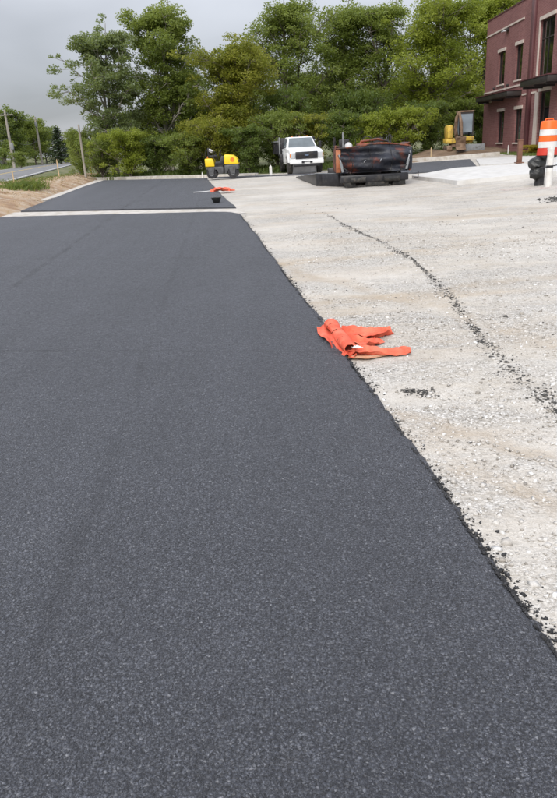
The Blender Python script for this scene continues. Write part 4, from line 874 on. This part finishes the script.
for x in (-.45, 0, .45): MB().box((x, 1.5, 2.0), (.1, .08, .04)).build('marker_light', 'amber', cab, .01)

# ------------------------------------------------------------------ asphalt paver seen from the hopper
pa, pb = G(337, 187), G(404, 183.4); pc = (pa+pb)/2; ang = math.atan2((pb-pa)[1], (pb-pa)[0])
pv = thing('asphalt_paver', (pc[0], pc[1], 0.012), 'asphalt paver with rusty orange hopper wings and tar-black sagging front apron', 'paver', rz=ang*.6); pv.scale = (.91, .95, .87)
hw = np.linalg.norm((pb-pa)[:2])/2
def apron_pt(u, v):
    z = .56+v*(.96+.10*math.sin(math.pi*u)-.03*math.sin(7*u)); x = (-1.28+2.56*u)*(1.0+.10*v)+.05*math.sin(v*5)
    y = -1.05-.14*math.sin(math.pi*min(1, v*1.05))**.8*(.6+.4*math.sin(math.pi*u))+.09*math.sin(8.5*v+2.1*math.sin(4*u))+.045*math.sin(17*v+5*u)+.018*math.sin(23*u+3*v)
    return (x, y, z)
nu, nv_ = 49, 25; V = np.array([apron_pt(i/(nu-1), j/(nv_-1)) for j in range(nv_) for i in range(nu)]); B = V+np.array([0, .05, 0]); i = np.arange(nu*nv_).reshape(nv_, nu); Q = np.stack([i[:-1, :-1], i[:-1, 1:], i[1:, 1:], i[1:, :-1]], -1).reshape(-1, 4); m = nu*nv_
ring = [*i[0], *i[1:, -1], *i[-1, -2::-1], *i[-2:0:-1, 0]]
apr = npmesh('apron', np.concatenate([V, B]), np.concatenate([Q, Q[:, ::-1]+m, np.array([(ring[k], ring[(k+1) % len(ring)], ring[(k+1) % len(ring)]+m, ring[k]+m) for k in range(len(ring))])]), 'tarp', pv, smooth=True)
for u in (.34, .57): q = apron_pt(u, .42); MB().tube([(q[0]-.03, q[1]-.03, q[2]-.05), (q[0]-.02, q[1]-.06, q[2]), (q[0]+.03, q[1]-.03, q[2]+.05)], .014, 6).build('hook', 'chrome', apr)
for s in (-1, 1):
    w = MB().prism([(-1.0, .55), (-1.12, .95), (-1.02, 1.5), (-.2, 1.6), (.9, 1.52), (.9, .6)], s*1.36, s*1.42, 'x').build('hopper_wing', 'rust', pv, .015)
    MB().prism([(-1.02, .6), (-1.13, .95), (-1.04, 1.47), (-.92, 1.47), (-.98, .6)], s*1.28, s*1.47, 'x').build('wing_edge', 'rustpale' if s < 0 else 'tarp', w, .02)
    MB().box((s*1.18, -.1, 1.53), (.5, 1.5, .06), Matrix.Rotation(-s*.35, 3, 'Y').to_euler()).build('wing_lip', 'rust', w, .01)
    tr = MB().prism([(-.7, .02), (1.9, .02), (2.15, .25), (2.0, .52), (-.75, .52), (-.95, .28)], s*.72, s*1.12, 'x').build('track', 'rubber', pv, .05, 2)
    for y in (-.5, .2, .9, 1.6): MB().lathe([(.001, s*1.13), (.15, s*1.13), (.17, s*1.10)], (0, y, .24), 'x', 14).build('track_roller', 'mud', tr)
MB().box((0, .1, 1.15), (2.5, 1.6, .1)).build('hopper_floor', 'tarp', pv)
MB().box((0, -1.12, .34), (2.62, .2, .28)).build('push_beam', 'black', pv, .03)
for s in (-1, 1): MB().lathe([(.001, -.3), (.1, -.3), (.11, -.28), (.11, .28), (.1, .3), (.001, .3)], (s*.65, -1.27, .3), 'x', 16).build('push_roller', 'rubber', pv, smooth=True)
for x, w in ((-.95, .44), (0.1, .9), (.95, .5)): MB().box((x, -1.13, .16), (w, .12, .26)).build('mud_guard', 'rubber', pv, .02)
MB().box((0, 1.7, .95), (2.3, 1.7, .85)).build('engine_body', 'rust', pv, .05, 3)
pt_ = MB().box((0, 2.75, 1.15), (2.4, .5, .1)).build('operator_platform', 'black', pv)
for s in (-1, 1): se = MB().box((s*.75, 2.7, 1.45), (.45, .45, .12)).build('seat', 'seat', pv, .04); MB().box((s*.75, 2.92, 1.66), (.45, .1, .4)).build('backrest', 'seat', se, .03)
cs = MB().box((.25, 2.2, 1.52), (.9, .3, .3)).build('console', 'rust', pv, .04, 2); MB().tube([(.2+.2*math.cos(a), 2.4, 1.78+.16*math.sin(a)) for a in np.linspace(0, 6.283, 18)], .02, 6, False).build('steering_wheel', 'black', cs)
MB().tube([(-.4, 1.2, 1.35), (-.2, 1.25, 1.74), (.5, 1.3, 1.8), (.9, 1.25, 1.7), (1.1, 1.2, 1.35)], .05, 8).build('guard_rail', 'rust', pv, smooth=True)
MB().box((.15, 1.3, 1.56), (1.1, .5, .22)).build('auger_cover', 'rust', pv, .06, 2)
MB().tube([(-.95, 1.3, 1.3), (-.95, 1.3, 2.15)], .035, 8).build('exhaust_pipe', 'greymetal', pv)
ju = MB().lathe([(.001, 0), (.15, 0), (.16, .03), (.16, .24), (.12, .30), (.06, .32), (.06, .36), (.001, .36)], (-.72, 1.35, 1.38), n=16).build('water_jug', 'palegrey', pv, smooth=True)
for s in (-1, 1):
    cy = MB().tube([(s*1.22, -1.2, .62), (s*1.30, -1.2, 1.0)], .05, 8).build('hydraulic_ram', 'greymetal', pv); MB().tube([(s*1.30, -1.2, 1.0), (s*1.36, -1.18, 1.3)], .028, 8).build('piston', 'chrome', cy)
    MB().tube([(s*1.2, 2.95, 1.2), (s*1.2, 2.95, 1.95), (s*1.2, 2.3, 1.95), (s*1.2, 2.3, 1.2)], .025, 7).build('handrail', 'black', pv)
    MB().tube([(s*.35, 2.05, 1.62), (s*.35, 2.0, 1.86)], .016, 6).build('lever', 'black', pv)
    MB().tube([(s*.9, -1.1, .5), (s*1.05, -1.3, .66), (s*1.22, -1.24, .8)], .02, 6).build('hose', 'rubber', pv)
for u in (.16, .45, .74): MB().tube([tuple(np.array(apron_pt(u, v))-np.array([0, .012, 0])) for v in np.linspace(.03, .97, 10)], .016, 6).build('apron_rib', 'black', apr)
MB().tube([tuple(np.array(apron_pt(u, 1.0))) for u in np.linspace(.01, .99, 24)], .03, 7).build('apron_lip', 'rust', apr)
MB().box((0, 3.3, .4), (2.9, .7, .5)).build('screed', 'black', pv, .04)
MB().tube([(1.55, -1.0, .25), (1.72, -1.02, .26), (1.72, -1.02, .5)], .02, 6).build('guide_arm', 'black', pv)
# black wedge ramp beside the paver
w0, w1, w2 = G(296, 178.2), G(316.5, 186.6), G(344, 187.2); dv = w0-w1; dv[2] = 0
rp_ = thing('steel_ramp', (w1[0], w1[1], .012), 'low black steel wedge ramp on the gravel beside the paver', 'ramp')
e = (w2-w1)*.98; ww = np.array([e[0], e[1], 0.]); hgt_ = .46
V = [(0, 0, 0), tuple(ww), tuple(ww+dv), tuple(dv), (0, 0, hgt_), tuple(ww+np.array([0, 0, hgt_])), tuple(ww+dv+np.array([0, 0, .05])), tuple(dv+np.array([0, 0, .05]))]
MB().add(V, [(0, 3, 2, 1), (4, 5, 6, 7), (0, 1, 5, 4), (1, 2, 6, 5), (2, 3, 7, 6), (3, 0, 4, 7)]).build('deck', 'black', rp_, .015)
for k in range(6):
    t = (k+.5)/6; a = dv*t+np.array([0, 0, hgt_*(1-t)+.05*t+.012]); MB().tube([tuple(a+ww*.04), tuple(a+ww*.96)], .018, 5).build('grip_bar', 'greymetal', rp_)
for t in (.15, .85): MB().box(tuple(ww*t+np.array([0, 0, hgt_*.5])-np.array([0, .02, 0])), (.06, .04, hgt_*.9)).build('end_rib', 'black', rp_)

# ------------------------------------------------------------------ traffic drum on wrapped standpipe, pvc pipe, posts and stakes
q = Gt(536.5, 186.3); sp_ = thing('standpipe', tuple(q), 'black plastic wrapped standpipe holding up the orange traffic drum', 'standpipe')
r_ = np.random.default_rng(5)
MB().tube([(.06, 0, -.05), (.08, 0, .4), (.1, 0, .78)], [.13, .125, .13], 14).build('pipe', 'black', sp_, smooth=True)
def lump(c, rr, seed):
    mb = MB(); n1, n2 = 16, 11
    for a in range(n2):
        th = math.pi*a/(n2-1)
        for b in range(n1):
            ph = 2*math.pi*b/n1; v = Vector((math.sin(th)*math.cos(ph), math.sin(th)*math.sin(ph), math.cos(th))); k = 1+.35*mnoise.noise(v*1.8+Vector((seed, 0, 0)))+.12*mnoise.noise(v*5+Vector((0, seed, 0)))
            mb.v.append((c[0]+v.x*rr[0]*k, c[1]+v.y*rr[1]*k, c[2]+v.z*rr[2]*k))
    for a in range(n2-1):
        for b in range(n1): mb.f.append((a*n1+b, a*n1+(b+1) % n1, (a+1)*n1+(b+1) % n1, (a+1)*n1+b))
    return mb
lump((-.06, -.04, .60), (.23, .2, .17), 1.).build('wrapping', 'blackwrap', sp_, smooth=True); lump((-.04, -.05, .36), (.19, .18, .2), 4.).build('wrapping', 'blackwrap', sp_, smooth=True)
MB().lathe([(.001, 0), (.26, 0), (.28, .03), (.28, .06), (.001, .07)], (.2, .0, .735), n=20).build('cap_plate', 'black', sp_)
dr = thing('traffic_drum', (q[0]+.22, q[1], q[2]+.806), 'orange and white striped traffic drum perched on the black standpipe', 'traffic drum'); dr.scale = (.86, .86, .80)
def ring_(z0, z1, r0, r1, mat, name): return MB().lathe([(r0-.012, z0), (r0, z0+.008), (r1, z1-.008), (r1-.012, z1)], n=28).build(name, mat, dr, smooth=True)
ring_(0.0, .24, .315, .292, 'drumred', 'band'); ring_(.24, .44, .288, .28, 'reflect', 'reflective_band'); ring_(.44, .63, .277, .27, 'orange', 'band'); ring_(.63, .83, .268, .262, 'reflect', 'reflective_band')
MB().lathe([(.262, .83), (.258, .84), (.25, 1.06), (.235, 1.09), (.12, 1.11), (.001, 1.11)], n=28).build('top', 'orange', dr, smooth=True)
MB().tube([(-.13, 0, 1.10), (-.11, 0, 1.155), (.11, 0, 1.155), (.13, 0, 1.10)], .02, 7).build('handle', 'orange', dr, smooth=True)
q2 = Gt(548.2, 187); pp = thing('pvc_pipe', tuple(q2), 'upright white plastic pipe with black strap in front of the striped drum', 'pipe')
MB().lathe([(.085, -.05), (.085, .95), (.095, .95), (.095, 1.02), (.001, 1.03)], n=18).build('tube', 'pvc', pp, smooth=True); MB().lathe([(.088, .50), (.09, .51), (.09, .55), (.088, .56)], n=18).build('strap', 'black', pp)
MB().tube([(.08, -.02, .54), (.17, -.06, .56), (.19, -.07, .52)], .014, 6).build('strap_tail', 'black', pp); MB().tube([(-.08, -.04, .53), (-.28, 0, .5)], .016, 6).build('strap_tie', 'black', pp)
q = Gt(519, 165.2); po = thing('steel_post', tuple(q), 'short rusty square steel post beside the concrete slab', 'post')
MB().box((0, 0, .42), (.17, .17, 1.04)).build('shaft', 'rustpost', po, .01); MB().box((0, 0, .95), (.2, .2, .035)).build('cap', 'rustpost', po); MB().box((0, 0, .1), (.3, .3, .04)).build('base_plate', 'rustpost', po)
def stake(px_, py_, hpx, label, w=.045, mat='stake', flag=None, base=None):
    q = Gt(px_, py_) if base is None else base; sc = F/((np.array(q)-_C)@_f); h = hpx/sc/.94
    o = thing('survey_stake', tuple(q), label, 'stake', 'survey stakes')
    MB().box((0, 0, h/2-.05), (w, w*.7, h)).build('shaft', mat, o); MB().box((0, 0, h-.02), (w*.98, w*.68, .1), None, (.3, .9)).build('tip', mat, o)
    if flag: MB().box((.06, .0, h-.12), (.14, .012, .1)).build('flagging', flag, o)
stake(92, 178, 13, 'thin yellow survey stake nearer the lone bare pole', .06, 'dullyellow'); stake(98, 177.6, 12, 'thin pale survey stake beside the kerb end, next to a yellow one', .06, 'stake')
def bank_at(u, y): a = int((y-12)/48*160); return bco[a, int(u*44)]
stake(0, 0, 15, 'bare wooden stake standing on top of the soil bank', .06, 'stake', None, bank_at(.45, 44)); stake(0, 0, 10, 'short wooden stake at the road side of the soil bank', .05, 'stake', None, bank_at(.8, 40))
stake(271, 176.3, 9.5, 'short white marker post between the roller and the truck', .14, 'pvc'); stake(202.5, 178, 5, 'tiny pale stake beside the yellow roller', .05, 'pvc'); stake(431, 160, 11, 'pale wooden stake in the dirt beside the excavator', .06, 'stake'); stake(508, 154.5, 8, 'white stake in the grass before the brick wall', .05, 'pvc')

# ------------------------------------------------------------------ utility poles and wires
def pole_at(pxb, Y, top, label, arm=True, mat='pole', rad=.16):
    X = (pxb-278.5)/F*Y
    for _ in range(8): z = float(hh(X, Y)); X += (pxb-P((X, Y, z))[0])/F*Y
    lo, hi = 1., 30.
    for _ in range(30):
        h = (lo+hi)/2
        if P((X, Y, z+h))[1] > top: lo = h
        else: hi = h
    o = thing('utility_pole', (X, Y, z-.1), label, 'utility pole', 'utility poles by the road'); MB().tube([(0, 0, 0), (0, 0, h*.5), (0, 0, h+.1)], [rad, rad*.88, rad*.72], 10).build('shaft', mat, o, smooth=True)
    if arm:
        a = MB().box((0, -.15, h-.55), (2.2, .1, .13)).build('cross_arm', mat, o)
        for x in (-1., -.4, .4, 1.): MB().lathe([(.03, 0), (.06, .05), (.04, .1), (.06, .14), (.001, .18)], (x, -.15, h-.48), n=8).build('insulator', 'greymetal', a)
    return o, np.array([X, Y, z+h])
p1, t1 = pole_at(14.5, 104, 110, 'tallest weathered wooden utility pole with grey box across the road', True, 'pole', .2); p2, t2_ = pole_at(42.5, 128, 117, 'second weathered wooden utility pole across the road before the conifer', False, 'pole', .2); p3, t3 = pole_at(86.5, 45.3, 124.5, 'bare wooden pole rising from the roadside bushes', False, 'pole', .075)
MB().box((.25, -.2, 3.0), (.4, .3, .8)).build('equipment_box', 'greymetal', p1, .03)
MB().lathe([(.001, 0), (.22, 0), (.24, .05), (.24, .7), (.001, .78)], (.1, -.3, 6.3), n=14).build('transformer', 'greymetal', p2, smooth=True)
off = t1-t2_; t0 = t1+off*1.6
def wire(a, b, dz, sag, label, dx=0.):
    a = a+np.array([dx, -.15, dz]); b = b+np.array([dx, -.15, dz]); pts = [tuple(a*(1-t)+b*t-np.array([0, 0, sag*4*t*(1-t)])) for t in np.linspace(0, 1, 14)]
    o = MB().tube(pts, .022, 5).build('power_line', 'black'); tag(o, label, 'cable', 'wires strung between the poles')
wire(t2_, t1, -.35, .6, 'upper power cable spanning the two roadside poles', .4); wire(t1, t0, -.35, .9, 'upper power cable running on past the tallest pole', .4)
wire(t2_, t1, -3.6, .9, 'low sagging cable spanning the two roadside poles'); wire(t1, t0, -3.6, 1., 'low sagging cable running on past the tallest pole')
# beige shed far along the road
q = Gt(30, 163.3); z_ = float(hh(-44, 128)); Xs = (30.5-278.5)/F*126*.94
sh = thing('shed', (-46.0, 126, float(hh(-46., 126))-.05), 'small beige shed behind the verge between the poles', 'shed', rz=R(20))
MB().box((0, 0, 1.1), (3.2, 3, 2.2)).build('wall', 'beige', sh); MB().prism([(-1.75, 2.2), (1.75, 2.2), (0, 2.95)], -1.65, 1.65, 'y').build('roof', 'greymetal', sh); MB().box((.4, -1.52, .95), (.9, .06, 1.9)).build('door', 'palegrey', sh)

# ------------------------------------------------------------------ mini excavator
q = Gt(457.5, 156.0); exz = q[2]+.24
ev = thing('mini_excavator', (q[0], q[1], exz), 'muddy yellow mini excavator with folded boom on the soil beside the building', 'excavator', rz=R(-6)); ev.scale = (.9, .9, .9)
for s in (-1, 1):
    t = MB().prism([(-.9, .0), (.9, .0), (1.05, .2), (.92, .42), (-.92, .42), (-1.05, .2)], s*.5, s*.82, 'x').build('track', 'mud', ev, .05, 2)
    for y in (-.6, 0, .6): MB().lathe([(.001, s*.83), (.1, s*.83), (.12, s*.81)], (0, y, .2), 'x', 12).build('roller', 'black', t)
MB().box((0, 0, .42), (1.0, 1.2, .2)).build('undercarriage', 'mud', ev)
MB().prism([(-.85, -.7), (.85, -.7), (.9, .6), (.6, 1.0), (-.6, 1.0), (-.9, .6)], .54, .86, 'z').build('turntable', 'dullyellow', ev, .05, 2)
MB().prism([(-.78, .86), (-.42, .86), (-.42, 1.55), (-.52, 1.68), (-.72, 1.68), (-.8, 1.5)], -.75, .85, 'y').build('engine_cover', 'dullyellow', ev, .06, 3)
cab = MB()
for x in (-.02, .82):
    for y in (-.62, .72): cab.box((x, y, 1.63), (.08, .08, 1.56))
cab.box((.4, .05, .9), (.92, 1.42, .1)).box((.4, -.62, 2.36), (.9, .085, .1)).box((.4, .72, 2.36), (.9, .085, .1))
cb = cab.build('cab_frame', 'darkmetal', ev); MB().box((.4, .05, 2.45), (.98, 1.5, .1)).build('cab_roof', 'mud', cb, .04, 2)
MB().box((.4, -.63, 1.75), (.76, .012, 1.15)).build('front_window', 'cabglass', cb); MB().box((.83, .05, 1.7), (.012, 1.24, 1.3)).build('side_window', 'cabglass', cb); MB().box((.4, .73, 1.7), (.76, .012, 1.3)).build('rear_window', 'cabglass', cb)
MB().box((.4, .3, 1.25), (.5, .5, .12)).build('seat', 'seat', ev, .04)
MB().box((.42, -.78, .80), (.95, .2, .26)).build('front_panel', 'dullyellow', ev, .03)
bm_ = MB().tube([(-.2, -.75, .8), (-.36, -1.15, 1.4), (-.34, -1.4, 2.1), (-.2, -1.5, 2.42)], [.12, .12, .11, .09], 8).build('boom', 'mud', ev, smooth=True)
ar = MB().tube([(-.2, -1.5, 2.38), (-.10, -1.72, 1.75), (-.06, -1.85, .95)], [.07, .1, .07], 8).build('arm', 'mud', ev, smooth=True)
MB().tube([(-.16, -1.2, 2.3), (-.02, -1.32, 1.5)], .05, 8).build('cylinder', 'black', ev); MB().tube([(-.34, -1.2, 1.1), (-.34, -1.35, 1.9)], .045, 8).build('cylinder', 'mud', ev)
bu = MB().prism([(-1.95, .9), (-1.6, .95), (-1.42, .6), (-1.5, .25), (-1.8, .08), (-2.05, .16), (-1.75, .3), (-1.68, .55)], -.38, .22, 'x').build('bucket', 'mud', ev, .02)
for x in (-.33, -.18, -.03, .13): MB().box((x, -2.08, .14), (.06, .16, .04)).build('tooth', 'black', bu)
bl = MB().prism([(-1.32, .02), (-1.22, .02), (-1.16, .25), (-1.24, .45), (-1.34, .45)], -.2, 1.5, 'x').build('dozer_blade', 'greymetal', ev, .01)
